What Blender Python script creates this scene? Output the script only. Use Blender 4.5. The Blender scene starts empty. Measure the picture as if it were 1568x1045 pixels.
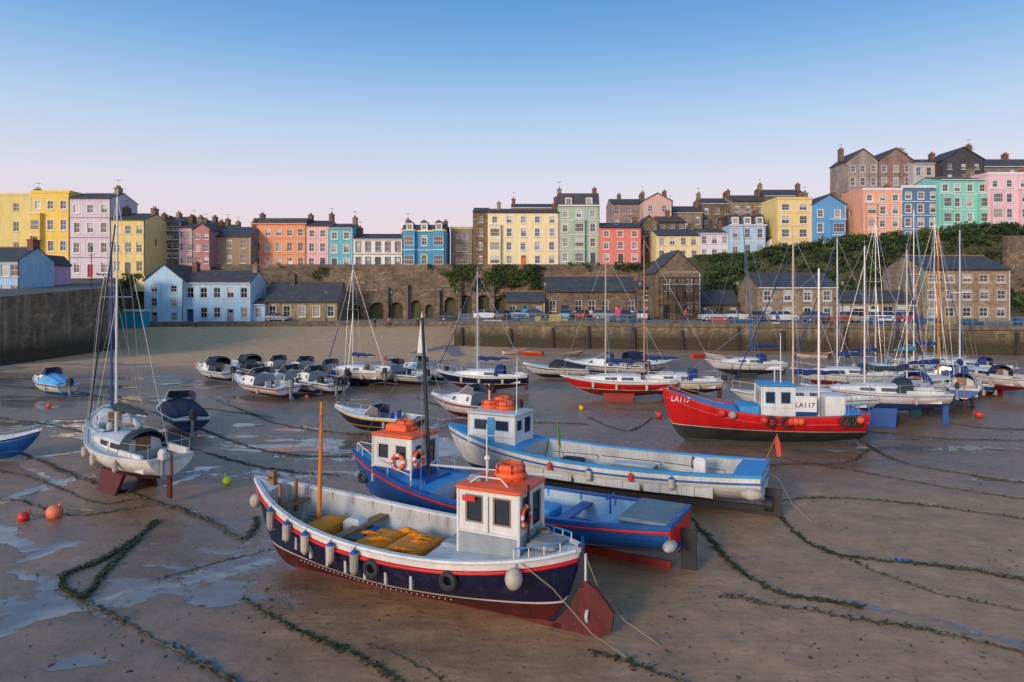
import bpy, math, random
import numpy as np
from mathutils import Vector, Matrix
random.seed(7); np.random.seed(7)
R=math.radians
F=1045.0; EYE=7.0
scene=bpy.context.scene
# pixel helpers: image-plane u,v through the camera -> metres in the world
def G(u,v,z=0.0):
    d=(EYE-z)*F/(v-450.0); return ((u-784.0)*d/F,d)
def WX(u,d): return (u-784.0)*d/F
def WZ(v,d): return EYE+(450.0-v)*d/F
def lin(c): 
    c=c/255.0
    return c/12.92 if c<=0.04045 else ((c+0.055)/1.055)**2.4
def C(r,g,b,k=1.0): return (lin(r)*k,lin(g)*k,lin(b)*k,1)

# ---------------------------------------------------------------- materials
MATS={}
def newmat(name):
    m=bpy.data.materials.new(name); m.use_nodes=True
    nt=m.node_tree; b=nt.nodes['Principled BSDF']; return m,nt,b
def N(nt,t,**k):
    n=nt.nodes.new(t)
    for a,v in k.items(): setattr(n,a,v)
    return n
def paint(col,rough=0.5,kind='paint',var=0.12,metal=0,scale=1.0):
    key=(kind,tuple(round(x,4) for x in col[:3]),rough,var,metal,scale)
    if key in MATS: return MATS[key]
    if kind=='render':
        g=.3*col[0]+.6*col[1]+.1*col[2]; col=tuple(c*.88+g*.12 for c in col[:3])+(1,)
    m,nt,b=newmat('%s_%d'%(kind,len(MATS)))
    tc=N(nt,'ShaderNodeTexCoord'); L=nt.links
    mp=N(nt,'ShaderNodeMapping'); L.new(tc.outputs['Object'],mp.inputs['Vector'])
    mp.inputs['Scale'].default_value=(1,1,0.25)
    n1=N(nt,'ShaderNodeTexNoise'); n1.inputs['Scale'].default_value=1.3*scale; n1.inputs['Detail'].default_value=8; n1.inputs['Roughness'].default_value=.7
    L.new(mp.outputs[0],n1.inputs['Vector'])
    r=N(nt,'ShaderNodeMapRange'); L.new(n1.outputs['Fac'],r.inputs[0])
    r.inputs[1].default_value=.3;r.inputs[2].default_value=.7;r.inputs[3].default_value=1-var*2.2;r.inputs[4].default_value=1+var*.5
    mx=N(nt,'ShaderNodeMix',data_type='RGBA',blend_type='MULTIPLY'); mx.inputs[0].default_value=1
    mx.inputs[6].default_value=col
    L.new(r.outputs[0],mx.inputs[7])
    n2=N(nt,'ShaderNodeTexNoise'); n2.inputs['Scale'].default_value=9*scale; n2.inputs['Detail'].default_value=6
    L.new(tc.outputs['Object'],n2.inputs['Vector'])
    r2=N(nt,'ShaderNodeMapRange'); L.new(n2.outputs['Fac'],r2.inputs[0]); r2.inputs[1].default_value=.58;r2.inputs[2].default_value=.75;r2.inputs[3].default_value=0;r2.inputs[4].default_value=var*3
    mx2=N(nt,'ShaderNodeMix',data_type='RGBA'); L.new(r2.outputs[0],mx2.inputs[0]); L.new(mx.outputs[2],mx2.inputs[6]); mx2.inputs[7].default_value=(col[0]*.45+.03,col[1]*.4+.025,col[2]*.35+.02,1)
    out=mx2.outputs[2]
    if kind in('hull','antifoul','render','inner'):
        # run-down streaks: rust and salt on hulls, damp on rendered walls
        ms=N(nt,'ShaderNodeMapping'); L.new(tc.outputs['Object'],ms.inputs['Vector'])
        ms.inputs['Scale'].default_value=(1.1,1.1,.10) if kind=='render' else (6,6,.7)
        ns=N(nt,'ShaderNodeTexNoise'); ns.inputs['Scale'].default_value=1; ns.inputs['Detail'].default_value=6; ns.inputs['Roughness'].default_value=.65; L.new(ms.outputs[0],ns.inputs['Vector'])
        rs=N(nt,'ShaderNodeMapRange'); L.new(ns.outputs['Fac'],rs.inputs[0]); rs.inputs[1].default_value=.53;rs.inputs[2].default_value=.74;rs.inputs[4].default_value=.45 if kind!='render' else .38
        mk=N(nt,'ShaderNodeMix',data_type='RGBA'); L.new(rs.outputs[0],mk.inputs[0]); L.new(out,mk.inputs[6])
        lum=sum(col[:3])/3
        mk.inputs[7].default_value=(col[0]*.5+.05,col[1]*.42+.035,col[2]*.36+.02,1) if lum>.12 or kind=='render' else (col[0]*.6+.06,col[1]*.6+.055,col[2]*.6+.05,1)
        out=mk.outputs[2]
    L.new(out,b.inputs['Base Color'])
    rr=N(nt,'ShaderNodeMapRange'); L.new(n1.outputs['Fac'],rr.inputs[0]); rr.inputs[1].default_value=.3;rr.inputs[2].default_value=.7;rr.inputs[3].default_value=max(rough-.1,.05);rr.inputs[4].default_value=min(rough+.18,1); L.new(rr.outputs[0],b.inputs['Roughness'])
    b.inputs['Metallic'].default_value=metal
    bp=N(nt,'ShaderNodeBump'); bp.inputs['Strength'].default_value=.15; bp.inputs['Distance'].default_value=.02
    L.new(n2.outputs['Fac'],bp.inputs['Height']); L.new(bp.outputs[0],b.inputs['Normal'])
    MATS[key]=m; return m
def stone(c1,c2,mort,scale=2.0,tide=None,key=None):
    k=('stone',c1,c2,scale,tide)
    if k in MATS: return MATS[k]
    m,nt,b=newmat('stone_%d'%len(MATS)); L=nt.links
    tc=N(nt,'ShaderNodeTexCoord'); mp=N(nt,'ShaderNodeMapping'); L.new(tc.outputs['Object'],mp.inputs['Vector']); mp.inputs['Scale'].default_value=(scale,scale,scale*1.7)
    v=N(nt,'ShaderNodeTexVoronoi'); L.new(mp.outputs[0],v.inputs['Vector']); v.inputs['Scale'].default_value=1
    ve=N(nt,'ShaderNodeTexVoronoi',feature='DISTANCE_TO_EDGE'); L.new(mp.outputs[0],ve.inputs['Vector']); ve.inputs['Scale'].default_value=1
    sep=N(nt,'ShaderNodeSeparateColor'); L.new(v.outputs['Color'],sep.inputs[0])
    mx=N(nt,'ShaderNodeMix',data_type='RGBA'); L.new(sep.outputs[0],mx.inputs[0]); mx.inputs[6].default_value=c1; mx.inputs[7].default_value=c2
    n=N(nt,'ShaderNodeTexNoise'); n.inputs['Scale'].default_value=.35; n.inputs['Detail'].default_value=7; n.inputs['Roughness'].default_value=.65; L.new(tc.outputs['Object'],n.inputs['Vector'])
    r=N(nt,'ShaderNodeMapRange'); L.new(n.outputs['Fac'],r.inputs[0]); r.inputs[1].default_value=.32;r.inputs[2].default_value=.68;r.inputs[3].default_value=.45;r.inputs[4].default_value=1.35
    mm=N(nt,'ShaderNodeMix',data_type='RGBA',blend_type='MULTIPLY'); mm.inputs[0].default_value=1; L.new(mx.outputs[2],mm.inputs[6]); L.new(r.outputs[0],mm.inputs[7])
    e=N(nt,'ShaderNodeMapRange'); L.new(ve.outputs['Distance'],e.inputs[0]); e.inputs[1].default_value=.02;e.inputs[2].default_value=.09
    mo=N(nt,'ShaderNodeMix',data_type='RGBA'); L.new(e.outputs[0],mo.inputs[0]); mo.inputs[6].default_value=mort; L.new(mm.outputs[2],mo.inputs[7])
    out=mo.outputs[2]
    if tide:
        ms=N(nt,'ShaderNodeMapping'); L.new(tc.outputs['Object'],ms.inputs['Vector']); ms.inputs['Scale'].default_value=(1.6,1.6,.12)
        ns=N(nt,'ShaderNodeTexNoise'); ns.inputs['Scale'].default_value=1; ns.inputs['Detail'].default_value=5; L.new(ms.outputs[0],ns.inputs['Vector'])
        rs=N(nt,'ShaderNodeMapRange'); L.new(ns.outputs['Fac'],rs.inputs[0]); rs.inputs[1].default_value=.52;rs.inputs[2].default_value=.72;rs.inputs[4].default_value=.7
        mk=N(nt,'ShaderNodeMix',data_type='RGBA'); L.new(rs.outputs[0],mk.inputs[0]); L.new(out,mk.inputs[6]); mk.inputs[7].default_value=(.34,.29,.20,1); out=mk.outputs[2]
        g=N(nt,'ShaderNodeNewGeometry'); sx=N(nt,'ShaderNodeSeparateXYZ'); L.new(g.outputs['Position'],sx.inputs[0])
        ad=N(nt,'ShaderNodeMath',operation='MULTIPLY_ADD'); L.new(n.outputs['Fac'],ad.inputs[0]); ad.inputs[1].default_value=-2.5; L.new(sx.outputs[2],ad.inputs[2])
        t=N(nt,'ShaderNodeMapRange'); L.new(ad.outputs[0],t.inputs[0]); t.inputs[1].default_value=tide-1.25-.6;t.inputs[2].default_value=tide-1.25+.9
        mt=N(nt,'ShaderNodeMix',data_type='RGBA'); L.new(t.outputs[0],mt.inputs[0]); mt.inputs[6].default_value=(.050,.040,.020,1); L.new(out,mt.inputs[7]); out=mt.outputs[2]
    L.new(out,b.inputs['Base Color']); b.inputs['Roughness'].default_value=.9
    bp=N(nt,'ShaderNodeBump'); bp.inputs['Strength'].default_value=.6; bp.inputs['Distance'].default_value=.08
    L.new(e.outputs[0],bp.inputs['Height']); L.new(bp.outputs[0],b.inputs['Normal'])
    MATS[k]=m; return m
def slate(c=(.045,.047,.055,1)):
    k=('slate',c)
    if k in MATS: return MATS[k]
    m,nt,b=newmat('slate_%d'%len(MATS)); L=nt.links
    tc=N(nt,'ShaderNodeTexCoord'); s=N(nt,'ShaderNodeSeparateXYZ'); cb=N(nt,'ShaderNodeCombineXYZ')
    L.new(tc.outputs['Object'],s.inputs[0]); ad=N(nt,'ShaderNodeMath',operation='ADD'); L.new(s.outputs[1],ad.inputs[0]); L.new(s.outputs[2],ad.inputs[1])
    L.new(s.outputs[0],cb.inputs[0]); L.new(ad.outputs[0],cb.inputs[1])
    br=N(nt,'ShaderNodeTexBrick'); L.new(cb.outputs[0],br.inputs['Vector']); br.inputs['Scale'].default_value=2.2
    br.inputs['Color1'].default_value=c; br.inputs['Color2'].default_value=(c[0]*1.7,c[1]*1.7,c[2]*1.65,1); br.inputs['Mortar'].default_value=(c[0]*.5,c[1]*.5,c[2]*.5,1)
    n=N(nt,'ShaderNodeTexNoise'); n.inputs['Scale'].default_value=.8; n.inputs['Detail'].default_value=8; L.new(tc.outputs['Object'],n.inputs['Vector'])
    r=N(nt,'ShaderNodeMapRange'); L.new(n.outputs['Fac'],r.inputs[0]); r.inputs[1].default_value=.5;r.inputs[2].default_value=.75;r.inputs[4].default_value=.6
    mx=N(nt,'ShaderNodeMix',data_type='RGBA'); L.new(r.outputs[0],mx.inputs[0]); L.new(br.outputs['Color'],mx.inputs[6]); mx.inputs[7].default_value=(.13,.115,.075,1)
    L.new(mx.outputs[2],b.inputs['Base Color']); b.inputs['Roughness'].default_value=.7
    MATS[k]=m; return m
def glass(c,rough=.08):
    k=('glass',c)
    if k in MATS: return MATS[k]
    m,nt,b=newmat('window_glass_%d'%len(MATS)); b.inputs['Base Color'].default_value=c; b.inputs['Roughness'].default_value=rough
    b.inputs['Specular IOR Level'].default_value=.8
    MATS[k]=m; return m
WHITE=paint((.72,.72,.70,1),.45); WHITED=paint((.55,.55,.53,1),.6)
GL=[glass((.02,.025,.035,1)),glass((.05,.06,.08,1)),glass((.25,.24,.22,1),.3),glass((.012,.014,.018,1))]
BLACK=paint((.02,.02,.022,1),.6,var=.05); GREY=paint((.25,.26,.27,1),.6)
CHROME=paint((.5,.5,.52,1),.35,'metal',.05,.7)
ALU=paint((.62,.62,.62,1),.4,'alu',.06,.3)
BRICK=paint((.22,.11,.07,1),.9,'brick',.2); POT=paint((.35,.14,.07,1),.8,'pot')
ORANGE=paint((.85,.12,.03,1),.5,'orange',.16); REDP=paint((.60,.025,.02,1),.4,'red',.1)
SLATE=slate(); SLATEB=slate((.06,.05,.045,1))
STW=stone((.25,.175,.11,1),(.115,.085,.055,1),(.16,.125,.09,1),1.4)
STH=stone((.25,.185,.11,1),(.12,.09,.06,1),(.16,.13,.09,1),1.2,tide=1.8)
STB=stone((.36,.265,.165,1),(.20,.145,.09,1),(.31,.26,.2,1),2.0)
ROPE=paint((.30,.25,.17,1),.9,'rope',.2); WEED=paint((.045,.058,.014,1),.7,'weed',.3,scale=3)

# ---------------------------------------------------------------- mesh builder
class MB:
    def __init__(s): s.v=[];s.f=[];s.m=[];s.mats=[]
    def mi(s,mat):
        if mat not in s.mats: s.mats.append(mat)
        return s.mats.index(mat)
    def add(s,vs,fs,mat):
        o=len(s.v); s.v.extend([tuple(x) for x in vs]); i=s.mi(mat)
        for f in fs: s.f.append(tuple(o+a for a in f)); s.m.append(i)
    def quad(s,a,b,c,d,mat): s.add([a,b,c,d],[(0,1,2,3)],mat)
    def box(s,x0,x1,y0,y1,z0,z1,mat,top=None):
        v=[(x0,y0,z0),(x1,y0,z0),(x1,y1,z0),(x0,y1,z0),(x0,y0,z1),(x1,y0,z1),(x1,y1,z1),(x0,y1,z1)]
        s.add(v,[(0,3,2,1),(0,1,5,4),(1,2,6,5),(2,3,7,6),(3,0,4,7)],mat); s.add(v[4:],[(0,1,2,3)],top or mat)
    def tube(s,p,q,r0,r1,mat,n=6,cap=True):
        p=Vector(p);q=Vector(q);d=(q-p)
        if d.length<1e-6: return
        d.normalize(); a=d.orthogonal().normalized(); b=d.cross(a)
        vs=[];
        for c,r in((p,r0),(q,r1)):
            for i in range(n):
                t=2*math.pi*i/n; vs.append(c+a*(r*math.cos(t))+b*(r*math.sin(t)))
        fs=[(i,(i+1)%n,n+(i+1)%n,n+i) for i in range(n)]
        if cap: fs+= [tuple(range(n))[::-1],tuple(range(n,2*n))]
        s.add(vs,fs,mat)
    def pipe(s,pts,r,mat,n=5):
        pts=[Vector(p) for p in pts]; vs=[];k=len(pts)
        rr=r if isinstance(r,(list,tuple)) else [r]*k
        for j,p in enumerate(pts):
            d=(pts[min(j+1,k-1)]-pts[max(j-1,0)]); 
            if d.length<1e-7: d=Vector((1,0,0))
            d.normalize(); up=Vector((0,0,1)) if abs(d.z)<.95 else Vector((1,0,0))
            a=d.cross(up).normalized(); b=d.cross(a)
            for i in range(n):
                t=2*math.pi*i/n; vs.append(p+a*(rr[j]*math.cos(t))+b*(rr[j]*math.sin(t)))
        fs=[(j*n+i,j*n+(i+1)%n,(j+1)*n+(i+1)%n,(j+1)*n+i) for j in range(k-1) for i in range(n)]
        fs+=[tuple(range(n)),tuple(range((k-1)*n,k*n))]
        s.add(vs,fs,mat)
    def ball(s,c,r,mat,nu=10,nv=7):
        if not isinstance(r,(tuple,list)): r=(r,r,r)
        vs=[];
        for j in range(nv+1):
            ph=math.pi*j/nv
            for i in range(nu):
                th=2*math.pi*i/nu; vs.append((c[0]+r[0]*math.sin(ph)*math.cos(th),c[1]+r[1]*math.sin(ph)*math.sin(th),c[2]+r[2]*math.cos(ph)))
        s.add(vs,[(j*nu+i,j*nu+(i+1)%nu,(j+1)*nu+(i+1)%nu,(j+1)*nu+i) for j in range(nv) for i in range(nu)],mat)
    def torus(s,c,R0,r,mat,axis='z',n=18,k=7,seg=None):
        vs=[];
        for i in range(n):
            t=2*math.pi*i/n
            for j in range(k):
                p=2*math.pi*j/k; a=(R0+r*math.cos(p))*math.cos(t); b=(R0+r*math.cos(p))*math.sin(t); h=r*math.sin(p)
                o={'z':(a,b,h),'y':(a,h,b),'x':(h,a,b)}[axis]; vs.append((c[0]+o[0],c[1]+o[1],c[2]+o[2]))
        for i in range(n):
            mt=mat if (seg is None or i%(n//4)>0) else seg
            s.add([vs[i*k+j] for j in range(k)]+[vs[((i+1)%n)*k+j] for j in range(k)],[(j,(j+1)%k,k+(j+1)%k,k+j) for j in range(k)],mt)
    def rprism(s,cx,cy,z0,z1,lx,ly,r,mat,camber=.05,topmat=None):
        def ring(lx,ly,r,z):
            o=[]
            for (sx,sy,a0) in((1,1,0),(-1,1,90),(-1,-1,180),(1,-1,270)):
                for k in range(5):
                    a=R(a0+k*22.5); o.append((cx+sx*(lx/2-r)+r*math.cos(a),cy+sy*(ly/2-r)+r*math.sin(a),z))
            return o
        e=min(.04,(z1-z0)*.4)
        rings=[ring(lx-2*e,ly-2*e,r,z0),ring(lx,ly,r,z0+e),ring(lx,ly,r,z1-e),ring(lx-2*e,ly-2*e,max(r-e,.01),z1),ring(lx*.6,ly*.6,r*.6,z1+camber)]
        n=20
        for a in range(4):
            s.add(rings[a]+rings[a+1],[(i,(i+1)%n,n+(i+1)%n,n+i) for i in range(n)],mat if a<3 else (topmat or mat))
        s.add(rings[4],[tuple(range(n))],topmat or mat); s.add(rings[0],[tuple(range(n))[::-1]],mat)
    def wall(s,o,ux,n,W,H,holes,mat,frame=WHITE,rd=.15,fw=.09,surround=None,g=None,bars=(1,1),se=.14):
        """panel with real openings: reveals, sash frame and glass set back"""
        o=Vector(o);ux=Vector(ux).normalized();n=Vector(n).normalized();uz=Vector((0,0,1))
        P=lambda x,z,d=0.0: o+ux*x+uz*z-n*d
        xs=sorted(set([0,W]+[h[0] for h in holes]+[h[0]+h[2] for h in holes])); zs=sorted(set([0,H]+[h[1] for h in holes]+[h[1]+h[3] for h in holes]))
        for i in range(len(xs)-1):
            for j in range(len(zs)-1):
                cx=(xs[i]+xs[i+1])/2;cz=(zs[j]+zs[j+1])/2
                inh=any(h[0]<cx<h[0]+h[2] and h[1]<cz<h[1]+h[3] for h in holes)
                if not inh: s.quad(P(xs[i],zs[j]),P(xs[i+1],zs[j]),P(xs[i+1],zs[j+1]),P(xs[i],zs[j+1]),mat)
        for h in holes:
            x,z,w,hh=h[:4]; kind=h[4] if len(h)>4 else 'w'; x1=x+w;z1=z+hh
            for a,b in(((x,z),(x1,z)),((x1,z),(x1,z1)),((x1,z1),(x,z1)),((x,z1),(x,z))):
                s.quad(P(*a),P(*b),P(b[0],b[1],rd),P(a[0],a[1],rd),mat)
            if kind=='arch':
                r=w/2;rz=min(r,hh*.5);cx=x+r;cz=z1-rz
                for sg in(-1,1):
                    arc=[P(cx+sg*r*math.cos(t*math.pi/12),cz+rz*math.sin(t*math.pi/12),0.0) for t in range(7)]
                    c=P(cx+sg*r,z1,0.0)
                    for t in range(6): s.add([c,arc[t],arc[t+1]],[(0,1,2)],mat)
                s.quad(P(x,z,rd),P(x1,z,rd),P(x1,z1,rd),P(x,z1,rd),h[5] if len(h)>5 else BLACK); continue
            if kind=='d':
                dm=h[5] if len(h)>5 else frame
                s.quad(P(x,z,rd),P(x1,z,rd),P(x1,z1,rd),P(x,z1,rd),dm)
                s.quad(P(x+w*.2,z+hh*.75,rd-.03),P(x1-w*.2,z+hh*.75,rd-.03),P(x1-w*.2,z1-.12,rd-.03),P(x+w*.2,z1-.12,rd-.03),GL[0])
            else:
                gm=g or random.choice([GL[0],GL[0],GL[1],GL[1],GL[2],GL[3]])
                s.quad(P(x,z,rd),P(x1,z,rd),P(x1,z1,rd),P(x,z1,rd),gm)
                if not g and random.random()<.3:   # half drawn blind
                    zz=z+hh*random.uniform(.45,.8); s.quad(P(x+fw,zz,rd-.012),P(x1-fw,zz,rd-.012),P(x1-fw,z1-fw,rd-.012),P(x+fw,z1-fw,rd-.012),WHITED)
                q=rd-.03
                def bar(a0,b0,a1,b1): s.quad(P(a0,b0,q),P(a1,b0,q),P(a1,b1,q),P(a0,b1,q),frame)
                bar(x,z,x+fw,z1);bar(x1-fw,z,x1,z1);bar(x+fw,z,x1-fw,z+fw);bar(x+fw,z1-fw,x1-fw,z1)
                q=rd-.035
                for k in range(bars[0]): c=z+hh*(k+1)/(bars[0]+1); bar(x+fw,c-fw*.35,x1-fw,c+fw*.35)
                q=rd-.04
                for k in range(bars[1]): c=x+w*(k+1)/(bars[1]+1); bar(c-fw*.25,z+fw,c+fw*.25,z1-fw)
            if surround:
                e=se
                for (a0,b0,a1,b1) in((x-e,z-e,x,z1+e),(x1,z-e,x1+e,z1+e),(x,z1,x1,z1+e),(x,z-e,x1,z)):
                    vs=[P(a0,b0,-.04),P(a1,b0,-.04),P(a1,b1,-.04),P(a0,b1,-.04),P(a0,b0,0),P(a1,b0,0),P(a1,b1,0),P(a0,b1,0)]
                    s.add(vs,[(0,1,2,3),(0,4,5,1),(1,5,6,2),(2,6,7,3),(3,7,4,0)],surround)
    def build(s,name,loc=(0,0,0),rot=(0,0,0),smooth=35,parent=None):
        me=bpy.data.meshes.new(name); me.from_pydata(s.v,[],s.f)
        for m in s.mats: me.materials.append(m)
        me.polygons.foreach_set('material_index',s.m)
        me.update()
        if smooth:
            me.shade_smooth(); me.set_sharp_from_angle(angle=R(smooth))
        ob=bpy.data.objects.new(name,me); scene.collection.objects.link(ob); ob.location=loc; ob.rotation_euler=rot
        if parent: ob.parent=parent
        return ob

# ---------------------------------------------------------------- value noise
LAT=np.random.rand(256,256)
def vn(x,y,f,ox=0):
    x=x*f+ox;y=y*f+ox*1.7; xi=np.floor(x).astype(int);yi=np.floor(y).astype(int);fx=x-xi;fy=y-yi
    fx=fx*fx*(3-2*fx);fy=fy*fy*(3-2*fy)
    g=lambda a,b: LAT[a%256,b%256]
    return (g(xi,yi)*(1-fx)+g(xi+1,yi)*fx)*(1-fy)+(g(xi,yi+1)*(1-fx)+g(xi+1,yi+1)*fx)*fy
def fbm(x,y,f,o=4,ox=0):
    s=0;a=.5;t=0
    for k in range(o): s=s+a*vn(x,y,f*2**k,ox+k*13.1); t+=a; a*=.5
    return s/t

# ---------------------------------------------------------------- sand
ys=np.concatenate([[-400,-60,-10,0],4+ (170-4)*(np.linspace(0,1,640)**2.2),[220,400,1200,4000]])
hx=np.concatenate([60*(np.linspace(0,1,340)**1.35),[70,90,130,300,1200,4000]])
xs=np.concatenate([-hx[::-1],hx[1:]])
XX,YY=np.meshgrid(xs,ys); 
def smooth(a,b,x):
    t=np.clip((x-a)/(b-a),0,1); return t*t*(3-2*t)
def beachz(x,y):
    left=smooth(2,-14,x)
    return left*(1.15*smooth(84,124,y))+0*x
near=smooth(90,60,np.hypot(XX,YY))
ZZ=beachz(XX,YY)+ near*((fbm(XX,YY,.25,3)-.5)*.10+(fbm(XX*.6,YY*1.3,1.6,3,5)-.5)*.035)
def segdist(pts):
    D=np.full(XX.shape,1e9)
    P=[G(*p) for p in pts]
    wob=(fbm(XX,YY,.8,3,31)-.5)*.9
    for (ax,ay),(bx,by) in zip(P[:-1],P[1:]):
        dx,dy=bx-ax,by-ay; l=dx*dx+dy*dy+1e-9
        t=np.clip(((XX-ax)*dx+(YY-ay)*dy)/l,0,1); D=np.minimum(D,np.hypot(XX+wob-(ax+t*dx),YY+wob*.6-(ay+t*dy)))
    return D
wet=np.zeros(XX.shape)
chan=[([(-60,950),(0,938),(110,925),(250,885),(420,838)],.15,1),([(-60,800),(0,815),(60,838),(125,832)],.28,1),
([(110,925),(200,960),(290,1000),(390,1050)],.06,.95),([(-80,985),(0,965),(60,935),(100,925)],.38,1),([(0,880),(50,895),(90,915)],.22,1),
([(305,782),(390,795)],.14,1),([(262,742),(300,728)],.2,1),([(-60,770),(0,768),(90,738),(140,728)],.35,1),([(60,700),(130,690)],.3,1),
([(1300,925),(1420,950),(1600,995)],.2,.62),([(1490,735),(1600,738)],.3,.8),([(355,870),(400,855)],.22,1),([(520,722),(600,735)],.25,.9),
([(1230,690),(1400,684),(1600,690)],.6,.85),([(30,860),(80,842)],.2,1),([(0,700),(110,740)],.15,.9),([(640,700),(560,690),(420,700)],.3,.8),([(640,540),(690,530),(700,545)],1.0,.9),([(560,556),(690,552)],1.0,.7),([(1250,668),(1500,672)],.5,.7)]
for pts,w,s in chan:
    D=segdist(pts); wet=np.maximum(wet,s*np.exp(-(D/(w*1.3))**2)); 
ZZ-=near*.03*wet
n1=fbm(XX*.35,YY,.35,4,3); n2=fbm(XX*.5,YY,.9,4,9)
mid=smooth(21,28,YY+XX*.12)*smooth(78,62,YY)
leftw=smooth(3,-6,XX)*.5+.5
pud=smooth(.48,.62,n1*.6+n2*.4)*mid*leftw
pud2=smooth(.55,.66,n2*.7+n1*.3)*smooth(-2,-7,XX)*smooth(30,12,YY)*.85
wet=np.maximum(wet,np.maximum(pud*.95,pud2))
damp=np.clip(.28+.4*mid+.45*smooth(0,-8,XX)*smooth(30,14,YY)+.15*smooth(6,-2,XX)*smooth(20,12,YY)-.35*smooth(4,10,XX)*smooth(28,18,YY)+(n1-.5)*.8,0,1)
damp=np.maximum(damp,smooth(27,33,YY)*smooth(80,68,YY)*.70)
dry=smooth(56,76,YY+14*(n1-.5)-.10*(XX+20))*smooth(6,-6,XX); damp*=1-dry
ny,nx=XX.shape
vs=np.stack([XX,YY,ZZ],-1).reshape(-1,3)
idx=np.arange(ny*nx).reshape(ny,nx); q=np.stack([idx[:-1,:-1],idx[:-1,1:],idx[1:,1:],idx[1:,:-1]],-1).reshape(-1,4)
me=bpy.data.meshes.new('sand_ground'); me.vertices.add(len(vs)); me.vertices.foreach_set('co',vs.ravel())
me.loops.add(q.size); me.loops.foreach_set('vertex_index',q.ravel()); me.polygons.add(len(q)); me.polygons.foreach_set('loop_start',np.arange(0,q.size,4))
me.update(calc_edges=True); me.shade_smooth()
for nm,ar in(('wet',wet),('damp',damp),('dry',dry)):
    a=me.attributes.new(nm,'FLOAT','POINT'); a.data.foreach_set('value',ar.ravel().astype(np.float32))
gob=bpy.data.objects.new('sand_ground',me); scene.collection.objects.link(gob)
m,nt,b=newmat('wet_sand'); L=nt.links
def attr(n): a=N(nt,'ShaderNodeAttribute'); a.attribute_name=n; return a.outputs['Fac']
tc=N(nt,'ShaderNodeTexCoord')
def noise(sc,det=6,ro=.6,vec=None,scl=None):
    n=N(nt,'ShaderNodeTexNoise'); n.inputs['Scale'].default_value=sc;n.inputs['Detail'].default_value=det;n.inputs['Roughness'].default_value=ro
    if scl: mp=N(nt,'ShaderNodeMapping'); mp.inputs['Scale'].default_value=scl; L.new(tc.outputs['Object'],mp.inputs[0]); L.new(mp.outputs[0],n.inputs['Vector'])
    else: L.new(tc.outputs['Object'],n.inputs['Vector'])
    return n.outputs['Fac']
def mr(i,a,b_,c=0,d=1):
    r=N(nt,'ShaderNodeMapRange'); L.new(i,r.inputs[0]); 
    for k,x in enumerate((a,b_,c,d)): r.inputs[k+1].default_value=x
    return r.outputs[0]
def mth(op,a,b_):
    k=N(nt,'ShaderNodeMath',operation=op)
    for i,x in enumerate((a,b_)):
        if isinstance(x,(int,float)): k.inputs[i].default_value=x
        else: L.new(x,k.inputs[i])
    return k.outputs[0]
def mixc(f,a,b_,bt='MIX'):
    k=N(nt,'ShaderNodeMix',data_type='RGBA',blend_type=bt)
    if isinstance(f,(int,float)): k.inputs[0].default_value=f
    else: L.new(f,k.inputs[0])
    for i,x in((6,a),(7,b_)):
        if isinstance(x,tuple): k.inputs[i].default_value=x
        else: L.new(x,k.inputs[i])
    return k.outputs[2]
nf=noise(3,8,.7); nb=noise(.5,6,.6,scl=(.6,1,1)); ng=noise(45,4,.7)
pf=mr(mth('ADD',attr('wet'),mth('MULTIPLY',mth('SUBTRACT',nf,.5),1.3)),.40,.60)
dm=mr(mth('ADD',attr('damp'),mth('MULTIPLY',mth('SUBTRACT',nb,.5),1.1)),.1,.9)
c=mixc(dm,(.40,.225,.118,1),(.185,.112,.070,1))
c=mixc(attr('dry'),c,(.62,.35,.17,1))
c=mixc(1.0,c,mr(noise(1.1,8,.7),.3,.7,.72,1.25),'MULTIPLY')
c=mixc(mr(noise(6,5,.6),.60,.70,0,.55),c,(.075,.05,.032,1))
c=mixc(pf,c,(.21,.175,.155,1))  # puddle base raised pale: sky reflection painted into the colour
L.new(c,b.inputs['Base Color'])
ro=mth('ADD',mr(dm,0,1,.62,.28),mth('MULTIPLY',mth('SUBTRACT',nf,.5),.3)); 
k=N(nt,'ShaderNodeMix'); L.new(pf,k.inputs[0]); L.new(ro,k.inputs[2]); k.inputs[3].default_value=.07; 
k2=N(nt,'ShaderNodeMix'); L.new(attr('dry'),k2.inputs[0]); L.new(k.outputs[0],k2.inputs[2]); k2.inputs[3].default_value=.85; L.new(k2.outputs[0],b.inputs['Roughness'])
w=N(nt,'ShaderNodeTexWave'); w.inputs['Scale'].default_value=1.3; w.inputs['Distortion'].default_value=9; w.inputs['Detail'].default_value=3; w.bands_direction='Y'; L.new(tc.outputs['Object'],w.inputs['Vector'])
vo=N(nt,'ShaderNodeTexVoronoi'); vo.inputs['Scale'].default_value=3.2; L.new(tc.outputs['Object'],vo.inputs['Vector'])
pit=mth('MULTIPLY',mr(vo.outputs['Distance'],0,.28,-1,0),mr(noise(.6,3,.5),.5,.6,0,1))
hh=mth('ADD',mth('MULTIPLY',w.outputs['Fac'],.08),mth('ADD',mth('MULTIPLY',nf,.85),mth('MULTIPLY',ng,.14)))
hh=mth('ADD',hh,mth('MULTIPLY',pit,.45))
hh=mth('MULTIPLY',hh,mth('SUBTRACT',1.0,mth('MULTIPLY',pf,.97)))
bp=N(nt,'ShaderNodeBump'); bp.inputs['Strength'].default_value=.5; bp.inputs['Distance'].default_value=.06; L.new(hh,bp.inputs['Height']); L.new(bp.outputs[0],b.inputs['Normal'])
me.materials.append(m)

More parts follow.
